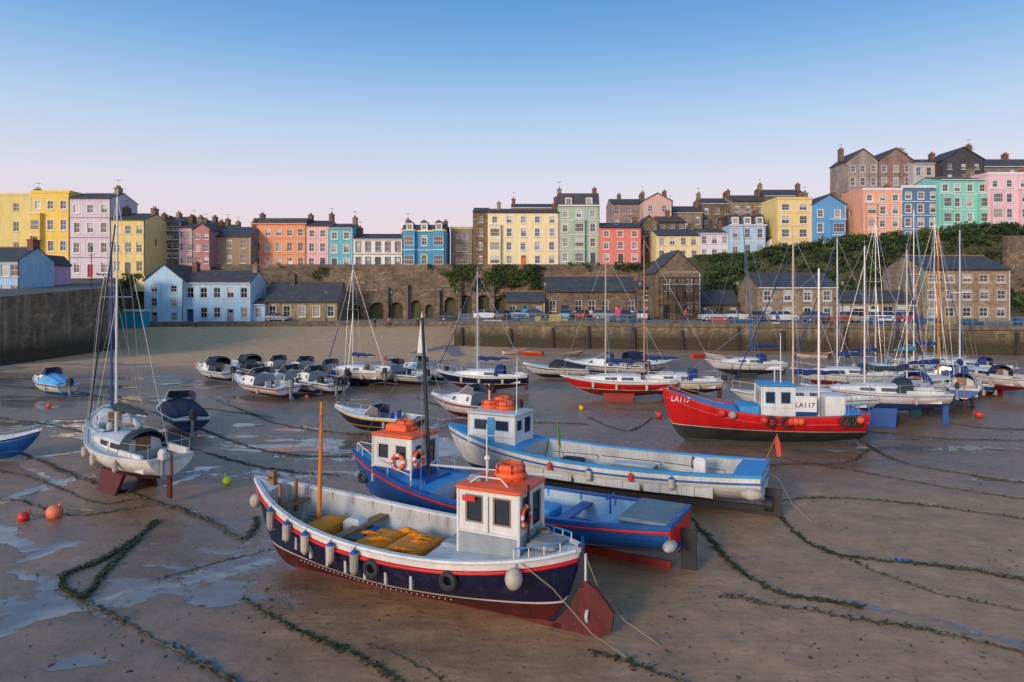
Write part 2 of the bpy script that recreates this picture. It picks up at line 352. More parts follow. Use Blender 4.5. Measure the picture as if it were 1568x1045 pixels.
# ---------------------------------------------------------------- terrain, quays & walls
ASPH=paint((.12,.115,.11,1),.9,'asphalt',.2); PAVE=paint((.26,.23,.19,1),.9,'paving',.2)
EARTH=paint((.10,.095,.04,1),.95,'hillside',.3,scale=.4)
def prism(name,pts,ztop,zbot,mat,top):
    mb=MB(); n=len(pts)
    zt=ztop if isinstance(ztop,(list,tuple)) else [ztop]*n
    vs=[(p[0],p[1],zbot) for p in pts]+[(p[0],p[1],z) for p,z in zip(pts,zt)]
    mb.add(vs,[(i,(i+1)%n,n+(i+1)%n,n+i) for i in range(n)],mat); mb.add(vs[n:],[tuple(range(n))],top)
    return mb.build(name,smooth=0)
QZ=3.1
prism('harbour_quay',[(-7.7,91),(57.8,77.5),(140,60),(140,140),(-12,140),(-9,118)],QZ,-1,STH,PAVE)
mb=MB()
def along(p,q,t): return (p[0]+(q[0]-p[0])*t,p[1]+(q[1]-p[1])*t)
def wallseg(mb,p,q,z0,z1,th,mat,zz0=None,zz1=None):
    d=Vector((q[0]-p[0],q[1]-p[1],0)).normalized(); n=Vector((-d.y,d.x,0))*th
    a=[(p[0],p[1]),(q[0],q[1]),(q[0]+n.x,q[1]+n.y),(p[0]+n.x,p[1]+n.y)]
    za=zz0 or (z0,z0); zb=zz1 or (z1,z1)
    vs=[(a[0][0],a[0][1],za[0]),(a[1][0],a[1][1],za[1]),(a[2][0],a[2][1],za[1]),(a[3][0],a[3][1],za[0]),(a[0][0],a[0][1],zb[0]),(a[1][0],a[1][1],zb[1]),(a[2][0],a[2][1],zb[1]),(a[3][0],a[3][1],zb[0])]
    mb.add(vs,[(0,3,2,1),(4,5,6,7),(0,1,5,4),(1,2,6,5),(2,3,7,6),(3,0,4,7)],mat)
wallseg(mb,(-7.75,90.9),(140.0,59.9),2.85,3.35,.7,paint((.17,.14,.10,1),.9,'coping',.3))
for k in range(26):
    p=along((-7.7,91),(140,60),k/26+.01+random.uniform(-.008,.008)); 
    mb.box(p[0]-.12,p[0]+.12,p[1]-.35,p[1]+.0,0,random.uniform(2.4,3.1),paint((.05,.04,.03,1),.9,'fender_timber',.2))
mb.build('quay_coping_wall',smooth=0)
prism('promenade',[(-76,116.5),(-60,121.5),(-8,122.5),(-8,150),(-76,150)],2.0,-1,STW,PAVE)
prism('hill_road',[(-120,50),(-49.9,66),(-50.1,86),(-70.4,118),(-70.4,150),(-60,200),(-220,200),(-220,50)],[5.6,6.0,7.3,9.3,10,10,10,5.6],-1,STH,ASPH)
mb=MB(); wl=[(-100,54.5),(-49.5,66),(-49.7,86),(-70,118)]; wz=[6.4,6.7,7.9,9.9]
for i in range(3): wallseg(mb,wl[i],wl[i+1],0,0,.5,STH,(-.5,-.5),(wz[i],wz[i+1]))
mb.build('harbour_wall',smooth=0)
tx=np.linspace(-230,230,150); ty=np.linspace(100,300,110); TX,TY=np.meshgrid(tx,ty)
def topz(x): return np.interp(x,[-64,-56,-50,26,34,52,70,90,130],[9.8,10.5,12,12.2,14.2,15.2,17.6,19.2,20])
def frontY(x): return np.interp(x,[-230,-72,-66,-52,28,36,60,100,230],[121,121,136,136,136,132,131,128,120])
def hillz(x,y):
    s=np.where(x>30,np.clip((y-(frontY(x)-17))/17,0,1),np.clip((y-frontY(x))/.6,0,1))
    s=s*s*(3-2*s); z=-2+(topz(x)+2)*np.where(x>30,.30+.70*s,s)*np.where((x>30)&(y<frontY(x)-18),0,1)
    return z+np.clip(y-frontY(x)-25,0,60)*.05
TZ=hillz(TX,TY)-.05
idx=np.arange(TX.size).reshape(TX.shape); q=np.stack([idx[:-1,:-1],idx[:-1,1:],idx[1:,1:],idx[1:,:-1]],-1).reshape(-1,4)
me=bpy.data.meshes.new('town_hill'); me.from_pydata(np.stack([TX,TY,TZ],-1).reshape(-1,3).tolist(),[],q.tolist()); me.materials.append(EARTH); me.shade_smooth()
scene.collection.objects.link(bpy.data.objects.new('town_hill',me))

mb=MB(); d=135.0; x0=WX(384,d)-16; x1=WX(1002,d); zb=1.6; Ht=WZ(412,d)-zb
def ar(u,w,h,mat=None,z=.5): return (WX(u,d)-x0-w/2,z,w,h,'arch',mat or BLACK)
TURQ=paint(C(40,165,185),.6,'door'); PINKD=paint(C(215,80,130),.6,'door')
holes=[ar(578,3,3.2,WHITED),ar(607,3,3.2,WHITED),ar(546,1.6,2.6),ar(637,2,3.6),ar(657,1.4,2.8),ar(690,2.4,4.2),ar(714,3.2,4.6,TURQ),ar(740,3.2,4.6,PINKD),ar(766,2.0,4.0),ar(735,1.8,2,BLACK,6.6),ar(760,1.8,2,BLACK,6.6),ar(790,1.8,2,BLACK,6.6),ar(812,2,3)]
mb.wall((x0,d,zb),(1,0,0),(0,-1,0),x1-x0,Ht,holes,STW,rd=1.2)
mb.box(x0,x1,d-.1,d+.5,zb+Ht,zb+Ht+.9,STW)
for u in(402,440,478,520,562,592,622,670,703,727,753,778,820,850,900,950):
    x=WX(u,d); hgt=random.uniform(3,8.5); mb.box(x-.5,x+.5,d-.9,d-.003,zb,zb+hgt,STW)
for k in range(40):
    x=random.uniform(x0+18,x1-3); z=random.uniform(6,9.5); 
    if random.random()<.5: mb.box(x,x+random.uniform(.8,2.5),d-.25,d-.004,z,z+random.uniform(.2,.5),STB)
mb.build('retaining_wall',smooth=0)
mb=MB()
mb.box(WX(1002,133),WX(1100,133),133,134,3,WZ(402,133),STW)
mb.box(WX(1100,131),WX(1330,131),131.4,132,9,WZ(388,131)+.0,STW)
mb.box(WX(1295,128),WX(1600,128),129.4,130,12,WZ(362,128),STW)
mb.box(WX(1535,118),WX(1700,118),117,118,3,WZ(362,118),STW)
mb.build('terrace_wall',smooth=0)

# ---------------------------------------------------------------- houses
def chimney(mb,x,y,z,h,w=.8,dp=1.5,mat=None,pots=3):
    mat=mat or BRICK
    mb.box(x-w/2,x+w/2,y-dp/2,y+dp/2,z-1.5,z+h,mat); mb.box(x-w/2-.08,x+w/2+.08,y-dp/2-.08,y+dp/2+.08,z+h,z+h+.15,mat)
    for i in range(pots):
        yy=y-dp/2+dp*(i+.5)/pots; mb.tube((x,yy,z+h+.15),(x,yy,z+h+.6),.15,.12,POT,6)
def house(name,u0,u1,vt,vb,d,col,rows,cols,roof='pitch',rh=2.2,dep=9,chim=(0,1),frame=WHITE,surround=None,doors=(),rmat=None,side=None,winw=1.05,winh=None,trim=None,dorm=0,rot=0,bay=None,base=None,chh=1.1,chm=None,top_h=None,bars=(1,1),wallmat=None,found=3.0):
    x0=WX(u0,d); W=(u1-u0)*d/F; zb=WZ(vb,d); H=(vb-vt)*d/F
    mat=wallmat or paint(col,.8,'render',.10); side=side or mat; rmat=rmat or SLATE; mb=MB()
    fh=H/rows; wh=winh or min(fh*.58,1.9); holes=[]
    for r in range(rows):
        for c in range(cols):
            xx=W*(c+.5)/cols-winw/2+random.uniform(-.06,.06); zz=r*fh+(fh-wh)*.48
            w_h=wh*(.8 if r==rows-1 and rows>2 else 1)
            if r==0 and c in [q[0] if isinstance(q,tuple) else q for q in doors]:
                dc=[q for q in doors if (q[0] if isinstance(q,tuple) else q)==c][0]; dm=dc[1] if isinstance(dc,tuple) else paint((.05,.07,.1,1),.5,'door')
                holes.append((xx,0.02,winw,min(2.4,fh*.8),'d',dm))
            elif bay and c in bay and r<rows-(1 if rows>2 else 0): continue
            else: holes.append((xx,zz,winw,w_h))
    mb.wall((0,0,0),(1,0,0),(0,-1,0),W,H,holes,mat,frame,surround=surround,bars=bars)
    # window sills
    for h in holes:
        if len(h)==4: mb.box(h[0]-.16,h[0]+h[2]+.16,-.14,-.045,h[1]-.22 if surround else h[1]-.12,h[1]-.145 if surround else h[1]-.01,WHITED)
    if bay:
        for c in bay:
            bw=W/cols*.78; bx=W*(c+.5)/cols-bw/2; nr=rows-(1 if rows>2 else 0)
            hs=[(bw*.08,r*fh+(fh-wh)*.45,bw*.84,wh) for r in range(nr)]
            mb.wall((bx,-.8,0),(1,0,0),(0,-1,0),bw,fh*nr,hs,mat,frame,bars=(1,3),rd=.08)
            mb.wall((bx,0,0),(0,-1,0),(-1,0,0),.8,fh*nr,[],mat); mb.wall((bx+bw,-.8,0),(0,1,0),(1,0,0),.8,fh*nr,[],mat)
            mb.box(bx-.12,bx+bw+.12,-.92,-.003,fh*nr,fh*nr+.2,trim or frame)
            for r in range(1,nr): mb.box(bx-.05,bx+bw+.05,-.87,-.803,r*fh-.08,r*fh+.1,trim or frame)
    mb.wall((0,dep,0),(0,-1,0),(-1,0,0),dep,H,[(dep*.4,H*.55,.9,1.3)] if H>6 else [],side,frame)
    mb.wall((W,0,0),(0,1,0),(1,0,0),dep,H,[(dep*.4,H*.55,.9,1.3)] if H>6 else [],side,frame)
    mb.wall((W,dep,0),(-1,0,0),(0,1,0),W,H,[],side)
    mb.box(-.003,W+.003,.02,dep+.003,-found,0,STW); mb.quad((0,0,-found),(W,0,-found),(W,0,0),(0,0,0),mat)
    if base=='dark' or trim: 
        for r in range(1,rows): mb.box(0,W,-.06,-.003,r*fh-.07,r*fh+.07,trim or mat)
    mb.box(W-.14,W-.04,-.12,-.02,0,H,frame if random.random()<.5 else BLACK)
    if roof=='pitch':
        o=.3; yr=dep/2
        A=[(-.05,-o,H),(W+.05,-o,H),(W+.05,yr,H+rh),(-.05,yr,H+rh),(W+.05,dep+o,H),(-.05,dep+o,H)]
        A2=[(a[0],a[1],a[2]-.15) for a in A]
        mb.add(A+A2,[(0,1,2,3),(3,2,4,5),(6,9,8,7),(9,11,10,8),(0,6,7,1),(5,4,10,11),(0,3,9,6),(3,5,11,9),(1,7,8,2),(2,8,10,4)],rmat)
        mb.add([(0,0,H),(0,dep,H),(0,yr,H+rh-.15)],[(0,1,2)],side); mb.add([(W,0,H),(W,dep,H),(W,yr,H+rh-.15)],[(0,1,2)],side)
        mb.box(-.05,W+.05,yr-.12,yr+.12,H+rh-.05,H+rh+.1,POT if random.random()<.3 else SLATE)
        zr=H+rh
        mb.box(0,W,-.42,-.3,H-.18,H-.04,BLACK if random.random()<.6 else WHITE)
        if random.random()<.4 and W>5:   # rooflight
            f=.45; xr0=W*random.uniform(.25,.6); ya=yr*f; za=H+rh*(ya+o)/(yr+o); yb2=yr*.7; zb2=H+rh*(yb2+o)/(yr+o)
            mb.quad((xr0,ya,za+.05),(xr0+.8,ya,za+.05),(xr0+.8,yb2,zb2+.05),(xr0,yb2,zb2+.05),GL[1])
    elif roof=='gable':
        o=.25; xr=W/2
        A=[(-o,-.3,H-.1),(xr,-.3,H+rh),(W+o,-.3,H-.1),(-o,dep,H-.1),(xr,dep,H+rh),(W+o,dep,H-.1)]; A2=[(a[0],a[1],a[2]+.18) for a in A]
        mb.add(A+A2,[(0,1,4,3),(1,2,5,4),(6,9,10,7),(7,10,11,8),(0,6,7,1),(1,7,8,2),(3,4,10,9),(4,5,11,10),(0,3,9,6),(2,8,11,5)],rmat)
        mb.add([(0,0,H),(W,0,H),(xr,0,H+rh)],[(0,1,2)],mat); mb.add([(0,dep,H),(W,dep,H),(xr,dep,H+rh)],[(0,1,2)],mat)
        zr=H+rh*.8
    elif roof=='mansard':
        i=1.3; 
        A=[(0,0,H),(W,0,H),(W,dep,H),(0,dep,H),(0,i,H+rh),(W,i,H+rh),(W,dep-i,H+rh),(0,dep-i,H+rh)]
        mb.add(A,[(0,1,5,4),(1,2,6,5),(2,3,7,6),(3,0,4,7),(4,5,6,7)],rmat); zr=H+rh
        mb.box(-.1,W+.1,-.3,.2,H-.15,H+.12,trim or frame)
    else:
        p=.5; mb.box(-.08,W+.08,-.12,.25,H,H+p,trim or mat); mb.box(-.05,.25,.25,dep,H,H+p,mat);mb.box(W-.25,W+.05,.25,dep,H,H+p,mat);mb.box(-.05,W+.05,dep-.2,dep+.02,H,H+p,mat)
        mb.quad((0,0,H+.1),(W,0,H+.1),(W,dep,H+.1),(0,dep,H+.1),ASPH); zr=H+p
    for k in range(dorm):
        cx=W*(k+.5)/dorm; w=.75; y=.35; z0=H+.15;h=1.5
        mb.wall((cx-w,y-.2,z0),(1,0,0),(0,-1,0),2*w,h,[(.22,.2,2*w-.44,h-.4)],WHITE,WHITE,rd=.08)
        mb.box(cx-w,cx+w,y-.19,y+2,z0+h,z0+h+.12,rmat); mb.box(cx-w,cx-w+.05,y-.2,y+2.5,z0,z0+h,WHITED);mb.box(cx+w-.05,cx+w,y-.2,y+2.5,z0,z0+h,WHITED)
        mb.add([(cx-w-.1,y-.3,z0+h+.12),(cx+w+.1,y-.3,z0+h+.12),(cx,y-.3,z0+h+.7),(cx-w-.1,y+2.5,z0+h+.12),(cx+w+.1,y+2.5,z0+h+.12),(cx,y+2.5,z0+h+.7)],[(0,1,2),(0,2,5,3),(1,4,5,2)],rmat)
    for f in chim: chimney(mb,min(max(W*f,.5),W-.5),dep/2,zr,chh*random.uniform(.8,1.2),mat=chm or random.choice([BRICK,BRICK,STW,STB]),pots=random.choice([2,3,4]))
    if chim and random.random()<.6:
        x=min(max(W*chim[0],.5),W-.5); z=zr+chh*.8; mb.tube((x,dep/2,z),(x,dep/2,z+1.8),.025,.02,GREY,4); 
        for e in range(4): mb.tube((x-.4,dep/2-.5+e*.3,z+1.7),(x+.4,dep/2-.5+e*.3,z+1.7),.015,.015,GREY,3)
        mb.tube((x,dep/2-.6,z+1.7),(x,dep/2+.6,z+1.7),.018,.018,GREY,3)
    return mb.build(name,(x0,d,zb),(0,0,R(rot)),smooth=0)
TH='terraced_house'
DBLUE=paint(C(30,60,110),.5,'door'); DRED=paint(C(160,25,40),.5,'door'); DOR=paint(C(225,110,20),.5,'door')
# left headland
house('blue_cottage',-30,30,398,462,92,C(160,200,225),2,4,rh=1.9,dep=7,chim=(.9,))
house('pink_cottage',31,53,404,452,97,C(225,170,200),2,1,'gable',rh=1.3,dep=8,chim=())
house('yellow_hotel',-45,48,300,425,130,C(228,205,118),4,2,'flat',side=paint(C(235,212,135),.8,'render',.07),chim=(.85,),doors=())
house('yellow_hotel',48,107,296,425,127,C(245,203,62),4,3,'flat',surround=WHITE,doors=((1,DRED),),chim=(),bay=(0,),chh=1)
house(TH,107,170,303,425,127,C(215,200,212),4,3,'pitch',rh=1.4,surround=WHITE,doors=((1,DRED),),chim=(.85,),trim=paint(C(150,120,150),.7))
house(TH,170,222,336,422,127,C(235,208,120),3,3,'pitch',rh=1.5,doors=(1,))
house('apartment_block',222,277,342,398,135,C(110,112,120),4,4,'flat',winw=1.6,trim=paint(C(70,85,115),.6),chim=(.4,),wallmat=stone((.20,.16,.13,1),(.12,.09,.07,1),(.2,.18,.15,1),2.2))
house(TH,274,296,348,408,134,C(228,185,190),3,2,'pitch',rh=1.3,chim=(0,1))
house(TH,296,322,352,408,133,C(190,125,125),3,2,'gable',rh=1.2,chim=(0,))
house(TH,318,384,362,408,136,C(160,135,105),2,3,'pitch',rh=2.2,chim=(.1,.9),side=STB)
for i,(a,b_,t) in enumerate([(172,200,328),(200,240,335),(240,280,332),(280,320,338),(322,352,344),(350,384,348)]):
    house(TH,a,b_,t+9,400,155+i,[C(150,130,115),C(170,150,140),C(185,170,165),C(150,110,95),C(200,190,180),C(140,120,110)][i],3,3,'pitch',rh=1.7,chim=(0,1) if i%2 else (.5,),chh=1.0,chm=[BRICK,STW,STB][i%3])
dt=140
house(TH,385,469,343,413,dt,C(236,155,105),3,5,'mansard',rh=1.3,surround=paint(C(242,185,145),.7),doors=((1,WHITE),(3,WHITE)),chim=(.03,.97),dep=10,dorm=0,trim=paint(C(225,145,100),.7),chh=.9)
house(TH,469,503,345,413,dt,C(236,175,175),3,2,'pitch',rh=1.3,doors=((1,DBLUE),),chim=(1,),surround=WHITE)
house(TH,503,540,349,413,dt,C(100,185,195),3,2,'pitch',rh=1.2,doors=(0,),chim=(.95,),surround=WHITE)
house(TH,541,617,366,413,dt,C(232,230,226),2,5,'pitch',rh=1.3,doors=(2,),chim=(0,1),trim=BLACK,surround=BLACK,winw=.9)
house(TH,616,683,354,412,dt,C(65,155,195),2,3,'mansard',rh=1.4,doors=(),chim=(.02,.95),surround=paint(C(235,225,160),.6),trim=paint(C(235,225,170),.6),bay=(0,2),dorm=3)
house(TH,690,724,351,408,145,C(150,135,115),3,1,'flat',winw=2.6,chim=(),trim=paint(C(200,180,140),.7))
house('stone_house',724,748,324,408,143,C(90,75,65),4,1,'pitch',rh=1.2,wallmat=STW,chim=(),winw=.8)
house(TH,747,856,325,408,140,C(240,222,165),4,5,'pitch',rh=1.2,dep=10,doors=((2,DOR),),chim=(.15,.95),surround=WHITE,bay=(0,),found=4)
house(TH,783,856,318,400,149,C(230,210,150),4,4,'pitch',rh=1.2,dep=8,chim=(0,1))
house(TH,855,918,315,405,140,C(165,188,160),4,3,'mansard',rh=2.7,doors=(2,),chim=(.02,.98),surround=WHITE,bay=(1,),dorm=2,trim=WHITE,chh=1.4,found=4)
house(TH,918,982,348,404,139,C(228,125,110),3,3,'pitch',rh=1.2,doors=(1,),chim=(1,),surround=paint(C(245,195,175),.6))
house('stone_house',936,990,312,352,165,C(200,150,140),2,3,'pitch',rh=1.6,chim=(.3,1),wallmat=stone((.42,.29,.25,1),(.30,.2,.17,1),(.34,.27,.23,1),2.0))
house(TH,985,1028,308,370,160,C(212,172,158),3,2,'gable',rh=1.8,chim=(.1,.9))
house('stone_house',982,1006,345,402,145,C(110,90,80),3,1,'gable',rh=2,wallmat=STW,chim=())
house('stone_house',1030,1076,326,372,163,C(110,90,80),2,3,'pitch',rh=2,wallmat=STB,chim=(0,1),rmat=SLATEB)
house('stone_house',1074,1122,312,372,168,C(120,95,85),3,3,'pitch',rh=1.8,wallmat=STW,chim=(0,1),rmat=SLATEB)
house('stone_house',1120,1172,308,372,166,C(140,110,95),3,3,'pitch',rh=1.9,wallmat=STB,chim=(0,1),rmat=SLATEB)
house('stone_house',1170,1236,300,372,170,C(120,100,95),3,4,'pitch',rh=2.1,wallmat=STW,chim=(.05,.95),rmat=SLATE)
house('stone_house',1008,1050,340,380,152,C(110,90,80),2,3,'pitch',rh=1.6,wallmat=STW,chim=(.5,),rmat=SLATEB)
house(TH,1005,1071,360,399,137,C(230,212,150),2,4,'pitch',rh=1.5,chim=(0,1),found=4)
house(TH,1071,1117,357,398,137,C(222,214,224),2,3,'pitch',rh=1.2,chim=(1,),found=4)
house(TH,1117,1173,345,394,136,C(165,200,222),2,3,'mansard',rh=2.1,chim=(1,),dorm=3,trim=WHITE,found=4)
house(TH,1173,1191,372,392,138,C(235,235,235),1,1,'gable',rh=1.2,chim=())
house(TH,1190,1243,306,388,135,C(235,208,125),4,2,'flat',winw=1.5,surround=WHITE,doors=((0,WHITE),),chim=(1,),found=5,trim=paint(C(225,195,130),.7))
house(TH,1243,1295,314,384,135,C(85,158,212),3,2,'gable',rh=2.0,surround=WHITE,doors=(0,),chim=(0,1),bay=(1,),found=5)
house(TH,1295,1323,318,375,142,C(100,80,70),3,1,'pitch',rh=1.5,wallmat=STW,chim=(0,))
house('stone_house',1298,1345,247,330,160,C(190,150,140),4,3,'gable',rh=2.8,chim=(0,),wallmat=stone((.40,.32,.28,1),(.3,.23,.2,1),(.34,.29,.26,1),1.6),surround=WHITED)
house('stone_house',1345,1398,247,330,160,C(150,100,90),4,3,'gable',rh=3.0,chim=(1,),wallmat=stone((.33,.2,.165,1),(.24,.135,.12,1),(.3,.22,.19,1),1.6),surround=WHITED)
house(TH,1322,1381,292,372,131,C(236,165,130),4,3,'flat',surround=WHITE,doors=((2,DRED),),chim=(1,),bay=(0,),found=6,trim=WHITE)
house(TH,1381,1438,288,372,131,C(85,118,155),4,3,'flat',surround=WHITE,doors=((1,WHITE),),chim=(),found=6,trim=WHITE)
house(TH,1438,1513,275,368,130,C(120,208,190),4,4,'pitch',rh=1.1,surround=WHITE,doors=((2,WHITE),),chim=(1,),bay=(0,3),found=6,trim=WHITE)
house(TH,1513,1600,268,362,129,C(235,190,202),4,4,'flat',surround=WHITE,doors=((1,DOR),),chim=(.9,),bay=(0,2),found=6,trim=WHITE)
house(TH,1398,1448,250,300,158,C(190,185,185),2,3,'pitch',rh=1.6,chim=(0,1))
house('stone_house',1444,1506,245,300,155,C(60,60,65),3,3,'gable',rh=2.8,wallmat=slate((.04,.042,.05,1)),chim=(.95,),chh=2)
house(TH,1500,1600,255,300,156,C(120,115,115),2,5,'pitch',rh=2.4,chim=(.1,.6))
BL=C(172,208,230)
house('blue_boathouse',221,281,430,496,122.6,BL,3,2,'gable',rh=2.9,dep=12,chim=(),doors=((0,GREY),),winw=1.1)
house('blue_house',281,384,433,494,124,BL,2,5,'pitch',rh=2.3,dep=8,chim=(0,1),doors=((0,DBLUE),(3,GREY)),winw=1.2)
house('blue_outbuilding',384,406,466,492,125,BL,1,1,'pitch',rh=1.0,dep=5,chim=())
house('stone_cottage',406,518,462,491,126,C(150,120,80),1,5,'pitch',rh=3.6,dep=8,chim=(.3,),wallmat=STB,surround=paint(C(215,195,150),.7),rmat=SLATE,winw=1.2,winh=2.0)
mb=MB(); d=117.5; x=WX(182,d)
mb.box(0,3.9,0,2.6,-1,2.3,TURQ); mb.rprism(1.95,1.3,2.3,2.6,4.3,3.1,.15,WHITE); mb.wall((.2,-.02,0),(1,0,0),(0,-1,0),3.5,2.2,[(.3,.9,1.3,1.0),(1.9,.9,1.3,1.0)],TURQ); mb.build('beach_kiosk',(x,d,1.6))
house('stone_store',775,834,462,490,112,C(140,110,80),1,3,'pitch',rh=1.7,dep=7,chim=(),wallmat=STW,doors=((1,TURQ),))
house('stone_warehouse',836,976,446,490,114,C(140,110,80),1,7,'pitch',rh=2.6,dep=9,chim=(),wallmat=STW,doors=((1,DBLUE),(5,PINKD)),winw=1.2)
house('stone_store',976,1004,440,490,112,C(140,110,80),2,1,'pitch',rh=1.2,dep=8,chim=(),wallmat=STW)
house('stone_chapel',1004,1072,418,490,106,C(140,110,80),2,2,'gable',rh=3.4,dep=11,chim=(),wallmat=STW,winw=1.0,doors=((0,BLACK),))
house('stone_store',1072,1132,466,490,109,C(120,100,80),1,3,'pitch',rh=2.2,dep=6,chim=(),wallmat=STW,doors=((1,BLACK),))
house('stone_warehouse',1160,1282,440,492,101,C(160,120,90),2,4,'pitch',rh=2.2,dep=9,chim=(),wallmat=STB,surround=WHITED)
house('stone_store',1282,1416,462,492,100,C(160,120,90),1,6,'pitch',rh=1.6,dep=7,chim=(),wallmat=STB,winw=1.6,doors=((2,WHITE),))
house('sailing_club_warehouse',1415,1546,412,491,98,C(160,120,90),3,5,'pitch',rh=2.2,dep=11,chim=(),wallmat=STB,surround=paint(C(190,165,140),.8),winw=1.25,winh=1.3)
mb=MB(); TIM=paint((.07,.05,.035,1),.9,'timber',.2); d=101; x=WX(1015,d)
for i in range(5):
    mb.box(x+i*1.3,x+i*1.3+.15,d,d+.15,QZ,QZ+6.2,TIM)
    mb.box(x+i*1.3,x+i*1.3+.15,d+2.5,d+2.65,QZ,QZ+6.2,TIM)
for z in(QZ+2.2,QZ+4.3,QZ+6.2): mb.box(x-.2,x+5.6,d-.2,d+2.8,z,z+.12,TIM)
for z in(QZ+5.3,QZ+7.1): mb.tube((x,d,z),(x+5.4,d,z),.04,.04,WHITED)
for i in range(14): mb.box(x+5.6+i*.28,x+5.95+i*.28,d,d+1.2,QZ+4.2-i*.3,QZ+4.32-i*.3,TIM)
mb.build('timber_stage',smooth=0)
for k in range(30):
    t=random.uniform(.02,.6); p=along((-7.7,91),(140,60),t); mb=MB(); mt=random.choice([paint(C(40,80,120),.6,'crate'),paint(C(150,60,45),.6,'crate'),paint(C(170,150,90),.6,'crate'),WHITED,TIM])
    for j in range(random.randint(1,4)):
        for i in range(random.randint(1,3)): mb.box(i*.85,i*.85+.8,0,.5,j*.3,j*.3+.27,mt)
    mb.build('fish_crates',(p[0],p[1]+random.uniform(1.5,5),QZ),(0,0,random.uniform(-.3,.3)),0)
# quayside railing
mb=MB()
for k in range(60):
    p=along((-7.2,91.6),(70,75.6),k/60); q=along((-7.2,91.6),(70,75.6),(k+1)/60)
    if 18<k<24 or 40<k<44: continue
    mb.tube((p[0],p[1],3.3),(p[0],p[1],4.3),.035,.035,GREY,4)
    for z in(3.8,4.28): mb.tube((p[0],p[1],z),(q[0],q[1],z),.025,.025,GREY,4)
mb.build('quay_railing')

# ---------------------------------------------------------------- vegetation (leaf clumps)
LEAF=[]
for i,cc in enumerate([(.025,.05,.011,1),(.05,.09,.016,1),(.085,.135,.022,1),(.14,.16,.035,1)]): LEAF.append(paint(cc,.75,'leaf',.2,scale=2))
def leafmass(name,pts,size,bias=0,hf=None):
    n=len(pts); pts=np.array(pts); a=np.random.randn(n,3); a/=np.linalg.norm(a,axis=1)[:,None]; c=np.cross(a,np.random.randn(n,3)); c/=np.linalg.norm(c,axis=1)[:,None]
    s=size*(.5+.9*np.random.rand(n,1)); a*=s; c*=s*.6
    v=np.stack([pts-a,pts+c,pts+a,pts-c],1).reshape(-1,3); f=np.arange(4*n).reshape(-1,4)
    me=bpy.data.meshes.new(name); me.vertices.add(4*n); me.vertices.foreach_set('co',v.ravel()); me.loops.add(4*n); me.loops.foreach_set('vertex_index',f.ravel()); me.polygons.add(n); me.polygons.foreach_set('loop_start',np.arange(0,4*n,4))
    for l in LEAF: me.materials.append(l)
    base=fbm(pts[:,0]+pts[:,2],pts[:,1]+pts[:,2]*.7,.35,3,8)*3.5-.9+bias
    if hf is not None: base=base+hf*2.2-.9  # upper leaves of each shrub get lighter paint, top light put into the colour
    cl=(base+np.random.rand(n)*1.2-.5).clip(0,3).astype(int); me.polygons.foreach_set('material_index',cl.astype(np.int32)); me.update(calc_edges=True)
    ob=bpy.data.objects.new(name,me); scene.collection.objects.link(ob)
# rounded shrubs: each a dome of leaves standing on the slope
PP=[];HF=[]
for k in range(430):
    cx=random.uniform(36,108); t=random.random(); cy=float(frontY(cx))-17+t*17.0; r=random.uniform(.9,2.3)
    if cx<60 and vn(np.array([cx]),np.array([cy]),.15,3)[0]<.42: continue
    n=int(75*r*r*.55)+30; dd=np.random.randn(n,3); dd/=np.linalg.norm(dd,axis=1)[:,None]; dd[:,2]=abs(dd[:,2])*1.0-.15; rad=r*(.75+.3*np.random.rand(n))*(1+.25*np.sin(dd[:,0]*5+k)*np.cos(dd[:,1]*4))
    P=dd*rad[:,None]; P[:,0]+=cx;P[:,1]+=cy;P[:,2]=P[:,2]*.85+float(hillz(np.array(cx),np.array(cy))); PP.append(P); HF.append(np.clip(dd[:,2],0,1))
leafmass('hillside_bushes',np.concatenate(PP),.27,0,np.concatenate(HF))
n=14000; px=np.random.uniform(35,108,n); py=frontY(px)-17+np.random.rand(n)*18; pz=hillz(px,py)
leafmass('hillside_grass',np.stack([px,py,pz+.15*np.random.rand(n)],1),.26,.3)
def ivy(name,u0,u1,v0,v1,d,n,bulge=.6,th=.62):
    u=np.random.uniform(u0,u1,n);v=np.random.uniform(v0,v1,n); k=fbm(u,v,.06,3,5)+.25*(1-(v-v0)/(v1-v0)); u=u[k>th];v=v[k>th]
    leafmass(name,np.stack([(u-784)*d/F,d-.1-np.random.rand(len(u))*bulge,7+(450-v)*d/F],1),.22,.6)
ivy('wall_ivy',655,835,405,455,134.6,8000,.6,.64); ivy('wall_ivy',430,500,408,430,134.6,1200,.5,.7); ivy('wall_ivy',860,1000,402,415,134.6,1200,.5,.66)
ivy('hedge',1100,1180,390,420,131.2,5000,1.2,.5); ivy('hedge',150,222,420,448,119,2500,2,.66)
n=6000; t=np.random.rand(n); px=-49.7-20.3*t; py=86+32*t; pz=7.9+1.9*t-np.random.rand(n)**1.5*3.5+.4; k=fbm(px*2,pz*2,.4,3)>.54
leafmass('wall_bush',np.stack([px+.2+np.random.rand(n)*.5,py,pz],1)[k],.2,.6)

